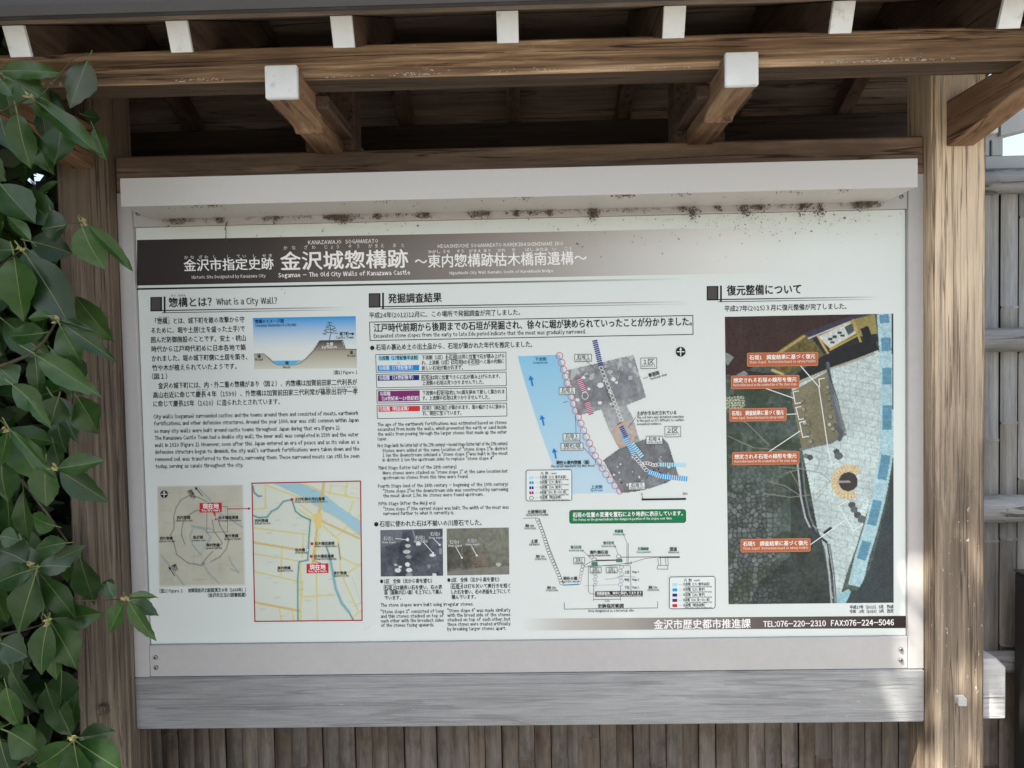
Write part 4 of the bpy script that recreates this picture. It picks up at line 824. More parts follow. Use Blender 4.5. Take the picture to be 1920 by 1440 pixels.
for x, y, q in ((1505, 749, 5), (1507, 766, 4.5), (1506, 780, 4), (1509, 790, 5), (1516, 793, 4.5), (1515, 808, 5), (1520, 826, 5), (1553, 725, 4), (1552, 735, 4), (1556, 747, 4), (1557, 764, 4), (1558, 780, 4.5), (1556, 795, 4.5), (1562, 803, 4.5), (1556, 757, 4)):
    r.fill(((r.X-x)/q)**2+((r.Y-y)/(q*1.05))**2 < 1, RGB('55564a')); r.fill(((r.X-x+1)/q/.7)**2+((r.Y-y+1)/(q*.8))**2 < 1, RGB(random.choice(['8d8f82', 'a9aca2', '77786a'])))
# blue-and-white strip on the right
c_ = [(1658, 588), (1663, 660), (1664, 760), (1662, 850), (1650, 920), (1634, 985), (1614, 1050), (1602, 1100)]
def strip(pts, wd):
    P = [np.array(p, float) for p in pts]; L, Rr = [], []
    for i, p in enumerate(P):
        d = P[min(i+1, len(P)-1)]-P[max(i-1, 0)]; n_ = np.array([-d[1], d[0]])/np.hypot(*d)*wd/2; L.append(tuple(p+n_)); Rr.append(tuple(p-n_))
    return L+Rr[::-1]
r.fill(strip(c_, 27), RGB('a3c3c9')); r.mul(r.noise(7, 2, 15), .93, 1.06)
acc = [0]
for i in range(7): acc.append(acc[-1]+math.hypot(c_[i+1][0]-c_[i][0], c_[i+1][1]-c_[i][1]))
def onp(s_):
    for i in range(7):
        if s_ <= acc[i+1]: t_ = (s_-acc[i])/(acc[i+1]-acc[i]); return (c_[i][0]*(1-t_)+c_[i+1][0]*t_, c_[i][1]*(1-t_)+c_[i+1][1]*t_)
    return c_[-1]
for a, b in ((2, 18), (45, 70), (102, 132), (172, 218), (265, 312), (352, 400), (432, 468)):
    sg_ = [onp(a+(b-a)*k/4) for k in range(5)]; r.fill(strip(sg_, 18), RGB('5f8fa3'))
    for q in (-6, -2, 2, 6): r.line([(sg_[0][0]+q, sg_[0][1]+1), (sg_[-1][0]+q, sg_[-1][1]-1)], 1, RGB('44718a'), .6)
for a in np.arange(10, 500, 21): p_ = onp(a); r.line([(p_[0]-13, p_[1]-1), (p_[0]+13, p_[1]+1)], .8, RGB('8fb0b8'), .5)
r.fill([(1672, 588), (1677, 588), (1677, 870), (1668, 940), (1640, 1050), (1612, 1100), (1596, 1133), (1677, 1133), (1677, 860), (1674, 760)], RGB('3a4447')); m_ = r.X > 1600; r.fill([(1677, 850), (1664, 940), (1636, 1050), (1616, 1106), (1590, 1112), (1580, 1133), (1677, 1133)], RGB('3b4446')); 
r.fill([(1568, 1116), (1590, 1106), (1594, 1112), (1584, 1133), (1562, 1133)], RGB('8fbcc2')); r.mul(r.noise(30, 3, 71), .85, 1.15)
# railing along the moat
for o, c in ((0, 'a9aeb0'), (5, '30363a'), (9, '6c7478')): r.line([(1494+o, 865), (1500+o, 930), (1508+o, 968), (1520+o, 995)], 3, RGB(c)); r.line([(1545+o, 1020), (1553+o, 1075), (1557+o, 1131)], 3, RGB(c))
r.line([(1516, 990), (1548, 1016)], 5, RGB('3a4044')); r.line([(1522, 984), (1560, 1010)], 2, RGB('888f92')); r.line([(1556, 990), (1545, 998)], 6, RGB('2a2e30'))
# branches, bench ring, stones
for pts in ([(1556, 901), (1540, 885), (1500, 876), (1460, 872)], [(1556, 901), (1530, 925), (1480, 930), (1430, 922)], [(1500, 876), (1470, 885)], [(1545, 918), (1530, 935), (1525, 940)], [(1500, 928), (1470, 908), (1440, 900)], [(1530, 880), (1536, 862), (1530, 852)], [(1362, 765), (1400, 790), (1440, 830)], [(1362, 812), (1410, 835), (1500, 845)], [(1500, 915), (1480, 880)]):
    r.line(pts, 1.6, RGB('8a8a78'), .8)
cx, cy = 1590, 902; dd = np.hypot(r.X-cx, r.Y-cy); an = np.degrees(np.arctan2(r.Y-cy, r.X-cx)); ringm = (dd < 33) & (dd > 17) & ~((an > -38) & (an < 58)); r.fill(ringm, RGB('c9b994')); r.fill(ringm & (np.abs(an % 13) < 1.6), RGB('97896a')); r.fill(dd < 18, RGB('3f3c3a')); r.line([(1572, 902), (1592, 902)], 4, RGB('93908a'))
for x, y, q in ((1568, 845, 6), (1572, 853, 8), (1597, 946, 7), (1601, 955, 7), (1607, 965, 7), (1615, 973, 8), (1510, 852, 5), (1518, 855, 6)): r.fill(((r.X-x)/q)**2+((r.Y-y)/(q*.9))**2 < 1, RGB(random.choice(['5c6464', '6f7a78', '4a5052'])))
r.mul(r.noise(2.5, 1, 91), .82, 1.2)
A.grid(r.a, [(1359, 594), (1675, 588), (1675.5, 1130), (1366, 1133)]); A.layer = 2
OR = hexc('b2633f')
for pts in ([(1500, 685), (1535, 725), (1553, 845)], [(1546, 709), (1535, 711), (1537, 725)], [(1435, 728), (1489, 747)], [(1497, 733), (1487, 735), (1491, 757), (1501, 755)], [(1474, 777), (1493, 776)], [(1502, 762), (1492, 764), (1498, 787), (1507, 785)], [(1440, 848), (1500, 808)], [(1509, 790), (1499, 792), (1505, 820), (1516, 818)], [(1518, 1022), (1586, 974)], [(1586, 941), (1572, 948), (1600, 995), (1618, 983)], [(1553, 845), (1560, 872), (1572, 868)]):
    A.line(pts, 1.7, WHITE)
for x0, y0, x1, y1, ja, en in ((1401, 662, 1533, 687, '石垣1　調査結果に基づく復元', 'Stone slope1  Restoration based on survey results'), (1371, 705, 1498, 729, '想定される石垣の線形を復元', 'Restoration based on the assumed line of the stone slope.'), (1368, 766.5, 1474, 790, '石垣2　調査結果に基づく復元', 'Stone slope2  Restoration based on survey results'),
        (1373, 848, 1498, 871.5, '想定される石垣の線形を復元', 'Restoration based on the assumed line of the stone slope.'), (1389, 1011, 1519, 1035, '石垣5　調査結果に基づく復元', 'Stone slope5  Restoration based on survey results')):
    A.layer = 3; A.rbox(x0, y0, x1, y1, 2.5, hexc('c98a6a'), OR, 1, -1.6); T(A, ja, x0+4, y0+8.5, x1-5, 9.6, (.85, .83, .78), .03, layer=6); T(A, en, x0+4, y0+17.5, x1-4, 7.6, (.8, .66, .55), .01, layer=6)
A2 = Ink('footer_text', 'small text and phone numbers at the foot and over the picture')
T(A2, '平成27年(2015)３月に復元整備が完了しました。', 1358.5, 579, 1587, 12.6, BLK, .012)
T(A2, '平成27年（2015）3月　作成', 1593, 1138.5, 1675, 7.6, BLK, .02); T(A2, '令和　2年（2020）3月　改定', 1593, 1146.5, 1675, 7.6, BLK, .02)
Fb = Ink('footer_band', 'footer band fading in from the left'); xs = list(range(975, 1696, 18))+[1698]
band(Fb, lambda x: 1160-.0075*(x-980)-(0 if x < 1 else 0), lambda x: 1182-.0062*(x-980), xs, [fade([(975, WHITE), (1060, hexc('bab8b0')), (1250, hexc('8b867f')), (1420, hexc('645b56')), (1600, hexc('473d3a')), (1698, hexc('2b2423'))], x) for x in xs])
T(A2, '金沢市歴史都市推進課', 1226, 1171, 1407, 19, WT, .03, layer=4); T(A2, 'TEL:076-220-2310', 1431, 1170.8, 1548, 16.5, WT, .03, layer=4); T(A2, 'FAX:076-224-5046', 1558, 1169, 1675.5, 16.5, WT, .03, layer=4)
flush_text(); A.build(); Fb.build(); A2.build()
# ------------------------------------------------------------------ dirt left by insects under the hood
def clump(v, f, c, n, sp, size, rr_):
    for _ in range(n):
        p = Vector(c)+Vector((rr_.gauss(0, sp[0]), rr_.gauss(0, sp[1]), rr_.gauss(0, sp[2]))); s = size*rr_.uniform(.4, 1.5); b = len(v)
        for k in range(5):
            d = Vector((rr_.gauss(0, 1), rr_.gauss(0, .7), rr_.gauss(0, 1))); v.append(p+d*s*.6)
        f += [[b, b+1, b+2], [b, b+2, b+3], [b, b+3, b+4], [b+1, b+2, b+4], [b+2, b+3, b+4], [b, b+1, b+4]]
rc = random.Random(3)
DB = empty('nest_dirt', (0, -.01, 1.85), 'brown and grey insect nests, webs and mud under the hood of the notice board', 'dirt', kind='stuff')
v, f = [], []; v2, f2 = [], []
for px, w_, n, dz in ((325, 10, 45, 0), (345, 12, 50, 0), (415, 12, 90, 0), (500, 6, 35, 0), (520, 8, 45, 0), (628, 17, 260, 0), (645, 12, 120, .3), (708, 8, 60, 0), (788, 8, 50, 0), (800, 8, 45, 0), (890, 14, 90, 0), (912, 10, 70, 0), (968, 5, 70, .1), (1000, 16, 60, 0), (1030, 6, 60, 0), (1115, 8, 110, .3), (1108, 5, 60, .5), (1280, 7, 40, 0),
                      (1300, 10, 90, .5), (1345, 8, 40, 0), (1395, 12, 90, .4), (1420, 12, 80, .2), (1510, 12, 60, .1), (1535, 10, 80, .6), (1500, 6, 40, .5)):
    yb = 412-.0245*(px-290); p = at(px, yb+4+dz*14, -.006); wv = w_*.0012
    clump(v, f, (p.x, -.012, p.z), n, (wv*.55, .003, .0045+dz*.007), .0022, rc)
for px, w_, n in ((1608, 10, 260), (1625, 7, 120), (1640, 9, 40), (660, 12, 60), (905, 20, 50), (1110, 10, 40)):
    p = at(px, 412-.0245*(px-290)+5, -.006); clump(v2, f2, (p.x, -.016, p.z), n, (w_*.0006, .004, .005), .0022, rc)
for px, n in ((1174, 70), (1160, 30), (400, 35), (720, 20), (1480, 20), (1580, 20), (1280, 20), (985, 25), (370, 15)):     # on the lower lip of the hood
    p = at(px, 388-.0253*(px-229)+3, -.149); clump(v, f, (p.x, -.145, 1.864), n, (.010, .002, .002), .0018, rc)
for k in range(420):     # a thin broken line of debris along the inner corner of the hood
    x = rc.uniform(-.83, .84); g_ = math.sin(x*9)+math.sin(x*23+1)+math.sin(x*51)*.6
    if g_ > -.5: clump(v if k % 3 else v2, f if k % 3 else f2, (x, -.014, 1.8605-abs(rc.gauss(0, .003))), 3, (.005, .002, .0016), .0016, rc)
for k in range(60): clump(v2, f2, (rc.uniform(-.84, .84), rc.uniform(-.14, -.01), 1.864), 3, (.004, .004, .0008), .0012, rc)
# a hanging strand
for k in range(26): clump(v, f, (at(425, 425, 0).x+math.sin(k*.6)*.0012, -.006, at(425, 420+k*1.3, 0).z), 3, (.0008, .0008, .0008), .0012, rc)
# specks on the face of the panel
for k in range(520):
    if rc.random() < .72: px = rc.gauss(1380, 170)
    else: px = rc.uniform(480, 1690)
    if not 262 < px < 1692: continue
    yb = 430-.0245*(px-255); py = yb+abs(rc.gauss(0, 26 if px > 1000 else 13)); p = at(px, py, 0); clump(v, f, (p.x, -.0022, p.z), 1, (.0003, .0001, .0003), rc.choice([.0007, .001, .0018]), rc)
for px, py, n in ((528, 543, 8), (534, 550, 4), (684, 1178, 5), (690, 1176, 4), (1360, 482, 6), (910, 570, 2)):
    p = at(px, py, 0); clump(v, f, (p.x, -.0025, p.z), n, (.002, .0003, .0022), .0009, rc)
me = mesh('mud_nest', v, f); tag(put('mud_nest', me, DB, M['dirt']), kind='stuff')
me = mesh('cobweb_dust', v2, f2); tag(put('cobweb_dust', me, DB, M['dirt_grey']), kind='stuff')

# ------------------------------------------------------------------ bamboo fence behind
FN = empty('bamboo_fence', (0, .25, 0), 'grey weathered split-bamboo fence standing behind the notice shelter', 'fence')
def slat_mesh(seed, wd=.0440, h=2.0):
    r = random.Random(seed); zs = []; z = -.02; nodes = []
    zz = r.uniform(.02, .3)
    while zz < h: nodes.append(zz); zz += r.uniform(.26, .36)
    lev = [(0, 1.0)]
    for q in nodes: lev += [(q-.006, 1.0), (q-.002, 1.30), (q+.001, 1.22), (q+.0035, .93)]
    lev.append((h, 1.0)); v, f = [], []; seg = 6
    for z, k in lev:
        for i in range(seg+1):
            a = math.pi*(i/seg)*.80+math.pi*.10; v.append((-math.cos(a)*wd/2/math.cos(math.pi*.10)*(1 if k <= 1 else 1.0), -math.sin(a)*.0085*k-(k-1)*.010, z))
    for j in range(len(lev)-1):
        for i in range(seg): b = j*(seg+1)+i; f.append([b, b+1, b+seg+2, b+seg+1])
    me = mesh('bamboo_slat', v, f); me.materials.append(M['bamboo'])
    for p in me.polygons: p.use_smooth = True
    return me
sm = [slat_mesh(s) for s in range(9)]
sx0 = at(290, 1400, .25).x-.0445*17; k = 0
for i in range(90):
    x = sx0+i*.0445
    if x > 1.9: break
    o = bpy.data.objects.new('bamboo_slat', sm[rc.randrange(9)]); link(o, FN); o.location = (x, rc.uniform(-.0015, .0015), -.0+rc.uniform(-.05, .0)); o.rotation_euler = (0, rc.uniform(-.004, .004), rc.uniform(-.06, .06)); o.scale = (rc.uniform(.965, 1.0), 1, 1)
tag(box('fence_backing', sx0-.03, 1.92, .262, .270, .0, 1.93, M['dark_box'], FN, 0))
def rail(zc, r, x0=-1.7, x1=1.92, Y=.21, nd=.34):
    pts = [(x0, Y, zc)]; rad = [r]; x = x0+.2
    while x < x1-.05:
        for d, k_ in ((-.006, 1), (0, 1.05), (.006, .98)): pts.append((x+d, Y, zc)); rad.append(r*k_)
        x += nd
    pts.append((x1, Y, zc)); rad.append(r)
    v, f = tube(pts, rad, 14); me = mesh('bamboo_rail', v, f)
    for p in me.polygons: p.use_smooth = True
    put('bamboo_rail', me, FN, M['bamboo_rail'])
for y0, y1, q in ((315, 362, 0), (614, 660, .07), (930, 983, .15), (1226, 1266, .1)):
    a, b = at(1885, y0, .19).z, at(1885, y1, .19).z; rail((a+b)/2, (a-b)/2, x0=-1.7+q, nd=.34+q*.2)
# pale grey frame on the fence top, seen at the right of the shelter
GF = empty('grey_frame', (1.3, .3, 1.9), 'pale grey open frame of rails and a slotted post above the bamboo fence', 'frame')
def fb(name, a, b, Y, dep, mat, par=None):
    p, q = at(a[0], a[1], Y), at(b[0], b[1], Y); return box(name, p.x, q.x, Y, Y+dep, q.z, p.z, mat, par or GF, .003)
fb('lower_rail', (1846, 292.5), (2060, 313), .24, .06, M['frame_grey'])
pst = fb('frame_post', (1846, 232), (1881.5, 292.3), .245, .05, M['frame_grey'])
fb('slot', (1855, 262), (1861, 293), .2435, .004, M['slot'], pst)
p, q = at(1877, 200, .23), at(2000, 150, .23); p1, q1 = at(1877, 254, .23), at(2000, 222, .23)
me = mesh('upper_rail', [(p.x, .23, p.z), (q.x, .23, q.z), (q1.x, .23, q1.z), (p1.x, .23, p1.z), (p.x, .30, p.z), (q.x, .30, q.z), (q1.x, .30, q1.z), (p1.x, .30, p1.z)], [[3, 2, 1, 0], [4, 5, 6, 7], [0, 1, 5, 4], [2, 3, 7, 6], [1, 2, 6, 5], [3, 0, 4, 7]])
put('upper_rail', me, GF, M['frame_grey']); fb('bracket', (1848, 234), (1873, 249), .225, .01, M['white'])
# dark box at the right edge
q = at(1904, 1068, .165); DX = empty('dark_cabinet', (1.3, .15, 0), 'tall charcoal cabinet at the right edge, standing beside the fence', 'cabinet')
box('cabinet_body', q.x, q.x+.34, .08, .17, 0, q.z-.006, M['dark_box'], DX, .004); box('cabinet_lid', q.x-.002, q.x+.345, .077, .172, q.z-.0055, q.z, M['metal_dark'], DX, .002)

# ------------------------------------------------------------------ evergreen tree at the left
TR = empty('evergreen_tree', (-1.75, .25, 0), 'dark green toothed-leaf evergreen whose branches hang over the left post of the shelter', 'tree')
def leaf_mesh(seed, wr=.44, serr=.045, tip=.10):
    r = random.Random(seed); n = 11; v, f, mi = [], [], []; droop = r.uniform(-.03, .26); fold = r.uniform(.06, .34); wav = r.uniform(.01, .05); side = r.uniform(-.13, .13); ph = r.uniform(0, 6)
    # petiole
    for (x, w_) in ((-.21, .010), (0., .014)):
        v += [(x, -w_, .04*(x < -.1)), (x, w_, .04*(x < -.1))]
    f.append([0, 2, 3, 1]); mi.append(1); b0 = len(v)
    for i in range(n+1):
        t_ = i/n; w_ = 1.06*wr/2*math.sin(math.pi*t_**.90)**.82 if 0 < t_ < 1 else .006
        if t_ > .55: w_ *= 1-.42*((t_-.55)/.45)**1.1
        if t_ == 1: w_ = .003
        z = -droop*t_*t_; yc = side*t_*t_; tooth = (serr*wr if i % 2 else 0) if t_ > .3 and t_ < .95 else 0; m_ = .0085*(1-t_*.7); wv = wav*math.sin(t_*9+ph)
        v += [(t_, yc-w_-tooth, z+fold*w_+wv), (t_, yc-w_*.5, z+fold*w_*.35+wv*.3), (t_, yc-m_, z), (t_, yc+m_, z), (t_, yc+w_*.5, z+fold*w_*.35-wv*.3), (t_, yc+w_+tooth, z+fold*w_-wv)]
    for i in range(n):
        for j in range(5): b = b0+i*6+j; f.append([b, b+6, b+7, b+1]); mi.append(1 if j == 2 else 0)
    me = mesh('leaf', v, f); me.materials.append(M['leaf']); me.materials.append(M['rib'])
    for p, q in zip(me.polygons, mi): p.material_index = q; p.use_smooth = True
    return me
LM = [leaf_mesh(s, wr=.54 if s % 3 else .45) for s in range(14)]; LN = 0
def leaf(base, tip, wid, nrm, m=None):
    """base and tip: world points; wid: world width"""
    global LN
    base, tip = Vector(base), Vector(tip); X = tip-base; L = X.length; X.normalize(); Z = (nrm-X*nrm.dot(X)).normalized(); Y = Z.cross(X)
    o = bpy.data.objects.new('leaf', m or LM[rc.randrange(14)]); link(o, TR)
    mt = Matrix(((X.x*L, Y.x*wid/.44, Z.x*L, base.x), (X.y*L, Y.y*wid/.44, Z.y*L, base.y), (X.z*L, Y.z*wid/.44, Z.z*L, base.z), (0, 0, 0, 1)))
    o.matrix_local = Matrix.Translation(-TR.location) @ mt; LN += 1; return o
def pl(b, t_, w_, Y=-.28, dY=0, tl=(0, 0), flip=False):
    bw, tw = at(b[0], b[1], Y), at(t_[0], t_[1], Y+dY); wid = w_*(Y-CAM.y)/FPX
    n = Vector((rc.uniform(-.3, .3)+tl[0], -1, rc.uniform(-.05, .55)+tl[1])).normalized()
    leaf(bw, tw, wid, -n if flip else n)
P_ = pl
# top group
P_((0, 133), (115, 128), 27, -.42); P_((5, 140), (93, 190), 46, -.40); P_((0, 148), (30, 208), 44, -.36, 0, (.4, .2)); P_((164, 112), (130, 203), 44, -.40, 0, (0, 0), True)
P_((66, 188), (182, 284), 31, -.44); P_((64, 190), (92, 230), 18, -.46, .03); P_((32, 212), (48, 318), 42, -.42, .02); P_((52, 238), (97, 322), 24, -.40); P_((92, 168), (120, 206), 16, -.36)
P_((116, 232), (108, 312), 45, -.34, 0, (.3, 0)); P_((155, 215), (190, 226), 26, -.33, .03); P_((176, 240), (198, 300), 30, -.32); P_((0, 220), (14, 282), 34, -.36); P_((2, 150), (28, 180), 22, -.46)
P_((78, 205), (88, 262), 28, -.30, 0, (.5, 0)); P_((110, 340), (45, 376), 22, -.28)
# second group
P_((26, 478), (42, 600), 62, -.38); P_((50, 480), (143, 610), 62, -.36); P_((56, 452), (138, 470), 44, -.30, .05); P_((28, 468), (-25, 470), 32, -.36); P_((58, 452), (8, 396), 20, -.44, 0, (0, .6)); P_((55, 470), (90, 500), 40, -.26)
P_((154, 424), (180, 508), 62, -.42); P_((165, 422), (251, 506), 22, -.46, .05, (.6, .3)); P_((126, 422), (74, 428), 46, -.38); P_((30, 360), (118, 425), 44, -.30); P_((0, 345), (60, 420), 50, -.33); P_((95, 395), (105, 440), 30, -.3)
# third group
P_((116, 606), (214, 672), 30, -.46); P_((113, 610), (150, 682), 42, -.42); P_((106, 598), (180, 618), 16, -.46); P_((142, 556), (206, 642), 50, -.30, 0, (-.3, 0)); P_((96, 592), (52, 594), 19, -.42); P_((84, 624), (10, 634), 44, -.40); P_((88, 640), (70, 620), 22, -.38)
P_((66, 664), (186, 738), 36, -.44); P_((66, 668), (75, 742), 32, -.40); P_((96, 655), (124, 690), 24, -.42); P_((120, 690), (135, 745), 30, -.36); P_((24, 722), (86, 772), 40, -.42); P_((0, 690), (30, 720), 48, -.36); P_((118, 650), (150, 742), 50, -.30)
# fourth group
P_((18, 806), (76, 918), 44, -.38); P_((14, 812), (0, 880), 40, -.40); P_((5, 855), (-8, 940), 60, -.38); P_((52, 748), (97, 802), 20, -.44, 0, (0, .3)); P_((20, 806), (104, 898), 20, -.46); P_((110, 745), (92, 800), 45, -.32); P_((145, 745), (190, 812), 50, -.30); P_((108, 790), (112, 850), 30, -.26)
P_((108, 878), (196, 866), 32, -.46); P_((112, 882), (198, 938), 38, -.44); P_((86, 868), (77, 952), 42, -.45); P_((104, 986), (48, 976), 32, -.42); P_((0, 1005), (34, 1008), 34, -.38); P_((44, 920), (44, 1030), 34, -.34); P_((125, 1018), (60, 1025), 34, -.40); P_((100, 830), (112, 880), 26, -.3)
# fifth group
P_((66, 1080), (28, 1190), 58, -.42); P_((72, 1072), (152, 1168), 40, -.40); P_((60, 1068), (-20, 1090), 40, -.42); P_((72, 1060), (158, 1034), 36, -.38); P_((74, 1062), (130, 1056), 30, -.44); P_((50, 1055), (0, 1020), 50, -.34); P_((150, 1045), (175, 1140), 40, -.30); P_((190, 1094), (218, 1108), 30, -.28)
P_((238, 1121), (292, 1110), 14, -.50, 0, (0, .8)); P_((240, 1124), (300, 1150), 22, -.48, 0, (0, .4)); P_((241, 1126), (283, 1208), 30, -.50); P_((233, 1128), (200, 1188), 36, -.47); P_((214, 1120), (196, 1092), 22, -.44)
P_((90, 1168), (62, 1268), 48, -.44); P_((96, 1168), (152, 1252), 52, -.42); P_((94, 1170), (108, 1278), 44, -.38); P_((100, 1160), (195, 1152), 36, -.38); P_((80, 1150), (88, 1100), 26, -.30); P_((0, 1205), (52, 1225), 44, -.36); P_((20, 1255), (60, 1345), 34, -.40)
# sixth group
P_((12, 1288), (24, 1372), 46, -.44); P_((16, 1372), (78, 1404), 52, -.44); P_((134, 1392), (62, 1455), 54, -.46); P_((139, 1395), (150, 1480), 56, -.47); P_((146, 1392), (230, 1450), 54, -.45); P_((148, 1383), (215, 1378), 34, -.43); P_((132, 1376), (96, 1300), 44, -.36); P_((128, 1380), (145, 1300), 30, -.34); P_((88, 1290), (100, 1340), 34, -.36)
P_((0, 1390), (14, 1455), 50, -.40); P_((30, 1215), (10, 1300), 30, -.34)
# leaves deeper in the branches
while LN < 299:
    py = rc.uniform(-60, 1500); px = rc.uniform(-230, 118)
    if 285 < py < 420 and 5 < px < 130: continue
    Y = rc.uniform(-.30, .14); a = rc.gauss(math.pi/2, .75); L = rc.uniform(70, 115); b = at(px, py, Y); t_ = at(px+math.cos(a)*L, py+math.sin(a)*L, Y+rc.uniform(-.05, .05))
    if t_.x > -1.06 and Y > -.08: continue
    if at(px+math.cos(a)*L, py, Y).x > -1.05 and px+math.cos(a)*L > 150: continue
    leaf(b, t_, rc.uniform(.04, .06), Vector((rc.uniform(-.6, .6), -1, rc.uniform(-.2, 1))))
# twigs
def twig(pts, r0_, name='branch'):
    pw = [at(*p) for p in pts]; n = len(pw); v, f = tube(pw, [r0_*(1-.6*i/(n-1)) for i in range(n)], 6); me = mesh(name, v, f)
    for p in me.polygons: p.use_smooth = True
    put(name, me, TR, M['twig'])
for pts, r in (([(-120, 260, -.2), (-40, 215, -.38), (5, 208, -.41), (57, 182, -.44)], .0032), ([(57, 200, -.40), (95, 160, -.42), (135, 112, -.42), (164, 98, -.42)], .0016), ([(-90, 520, -.2), (0, 500, -.34), (38, 470, -.42)], .003), ([(95, 440, -.36), (128, 420, -.42), (156, 417, -.45)], .002),
               ([(-40, 700, -.34), (20, 680, -.38), (62, 662, -.42), (84, 638, -.43), (106, 603, -.45)], .0042), ([(-60, 800, -.3), (-10, 806, -.38), (14, 806, -.4)], .003), ([(30, 840, -.36), (70, 860, -.4), (108, 878, -.46)], .0022), ([(40, 900, -.3), (90, 965, -.36), (126, 1015, -.41)], .003), ([(-80, 1090, -.2), (0, 1070, -.36), (62, 1060, -.43)], .003),
               ([(60, 1105, -.3), (150, 1127, -.40), (236, 1123, -.49)], .0022), ([(0, 1190, -.3), (50, 1180, -.36), (92, 1167, -.44)], .003), ([(20, 1450, -.3), (90, 1400, -.4), (138, 1384, -.46)], .003), ([(-10, 330, .0), (40, 345, .02), (90, 400, .0)], .003), ([(5, 290, .03), (60, 360, .02)], .0025)):
    twig(pts, r)
for bx, by, Y in ((57, 182, -.45), (40, 468, -.43), (157, 418, -.46), (108, 600, -.46), (14, 805, -.42), (108, 878, -.47), (60, 1060, -.45), (238, 1123, -.50), (92, 1167, -.45), (138, 1385, -.47)):
    v, f = [], []
    for k in range(5):
        c = at(bx+rc.uniform(-5, 5), by+rc.uniform(-5, 5), Y-.003); d = Vector((rc.uniform(-1, 1), -.6, rc.uniform(-.4, 1))).normalized()*.008; vv_, ff_ = tube([c, c+d*.5, c+d], [.0018, .0024, .0006], 5); b = len(v); v += vv_; f += [[q+b for q in p] for p in ff_]
    put('bud_cluster', mesh('bud_cluster', v, f), TR, M['bud'])
# trunk, limbs and the unseen crown front left, shaped for the shade it casts
def limb(name, pts, rad, mat=M['bark']):
    v, f = tube(pts, rad, 10); me = mesh(name, v, f)
    for p in me.polygons: p.use_smooth = True
    put(name, me, TR, mat)
limb('trunk', [(-1.75, .25, 0), (-1.72, .2, .8), (-1.78, .05, 1.8), (-1.70, -.2, 3.0), (-1.6, -.5, 4.2), (-1.5, -.7, 5.6)], [.11, .09, .085, .07, .05, .02])
for a, b in (((-1.72, -.15, 2.8), (-.6, -.9, 4.0)), ((-1.65, -.35, 3.6), (-1.2, -2.1, 4.6)), ((-1.7, -.2, 3.1), (-2.8, -.6, 4.2)), ((-1.6, -.5, 4.3), (-.3, -1.6, 5.2)), ((-1.76, .1, 1.6), (-1.35, -.12, 1.9)), ((-1.72, .2, .9), (-1.35, -.10, 1.15)), ((-1.75, .2, .5), (-1.3, -.1, .75))):
    a, b = Vector(a), Vector(b); mid = (a+b)/2+Vector((0, 0, .12)); limb('limb', [a, mid, b], [.03, .02, .008])
def cloud(name, P, size, mat, sd):
    """n small leaves (kite shapes of random attitude) at the points P"""
    r = np.random.default_rng(sd); n = len(P); P = np.asarray(P); s = size*r.uniform(.6, 1.3, (n, 1)); d = r.normal(size=(n, 3)); d /= np.linalg.norm(d, axis=1, keepdims=True)
    e = np.cross(d, r.normal(size=(n, 3))); e /= np.linalg.norm(e, axis=1, keepdims=True); e *= s*.24; d = d*s*.5
    V = np.stack([P-d, P+e, P+d, P-e], 1).reshape(-1, 3); me = bpy.data.meshes.new(name); me.from_pydata(V.tolist(), [], np.arange(4*n).reshape(-1, 4).tolist()); me.update()
    return tag(put(name, me, TR, mat), kind='stuff')
def ball(r, n, c, rad):
    d = r.normal(size=(n, 3)); d /= np.linalg.norm(d, axis=1, keepdims=True); return np.array(c)+d*np.array(rad)*r.uniform(0, 1, (n, 1))**.4
ts = np.array(to_sun); rg_ = np.random.default_rng(12)
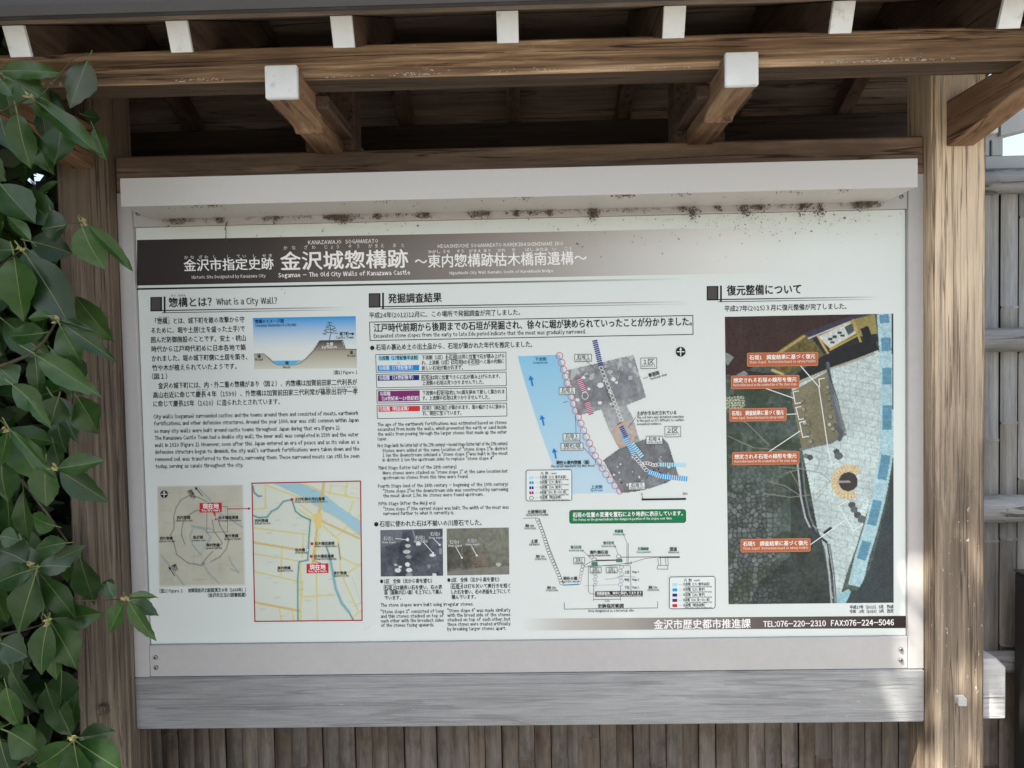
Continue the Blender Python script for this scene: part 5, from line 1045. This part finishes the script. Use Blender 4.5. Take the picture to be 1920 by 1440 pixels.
BL = [(.965, .91, .045), (1.0, .86, .045), (1.04, .89, .03), (.985, .635, .028), (1.035, .64, .024)]  # leaf clumps placed to dapple the right post with shade
EDGE = .85
def along(x, z, t0=3.1, t1=5.0): return np.stack([x, np.full(len(x), -.03), z], 1)+ts*rg_.uniform(t0, t1, (len(x), 1))
n = 9500; Pc = [along(rg_.uniform(-2.7, EDGE, n), rg_.uniform(0, 1.5, n))]
for a, b, c in BL: k = int(12500*c*c); Pc.append(along(rg_.normal(a, c*.55, k), rg_.normal(b, c*.55, k), 3.3, 4.2))
n = 90; Pc.append(along(rg_.uniform(EDGE, 1.2, n), rg_.uniform(0, 1.5, n)))
cloud('crown', np.concatenate(Pc), .105, M['crown'], 4)
Pc = np.concatenate([ball(rg_, 900, c, rad) for c, rad in (((-2.4, -1.2, 3.9), 1.1), ((-1.6, -.3, 4.3), .9), ((-2.6, -.2, 3.4), 1.0), ((-2.7, -2.2, 4.2), 1.0))]); cloud('crown', Pc, .16, M['crown'], 5)
# unseen leaf masses added outside the picture to dim the left side
Pc = np.concatenate([ball(rg_, 1300, c, rad) for c, rad in (((-2.2, -.6, 1.2), (.75, .5, 1.2)), ((-2.5, -1.5, 1.5), (.8, .6, 1.4)), ((-2.3, -.8, 2.7), (.8, .8, .8)), ((-2.9, -2.5, 1.7), (.8, .7, 1.4)), ((-2.0, -.2, 2.4), (.5, .4, .8)))]); cloud('added_shade_foliage', Pc, .15, M['crown'], 6)
n = 1500; cloud('inner_foliage', np.stack([rg_.uniform(-2.0, -1.12, n), rg_.uniform(-.25, .0, n), rg_.uniform(.2, 2.3, n)], 1), .10, M['leaf'], 8)
n = 4500; cloud('inner_foliage', np.stack([rg_.uniform(-2.4, -1.10, n), rg_.uniform(.02, .19, n), rg_.uniform(.2, 2.5, n)], 1), .11, M['crown'], 9)
n = 6000; cloud('inner_foliage', np.stack([rg_.uniform(-3.4, -1.15, n), rg_.uniform(.35, 1.0, n), rg_.uniform(0, 3.3, n)], 1), .15, M['crown'], 10)
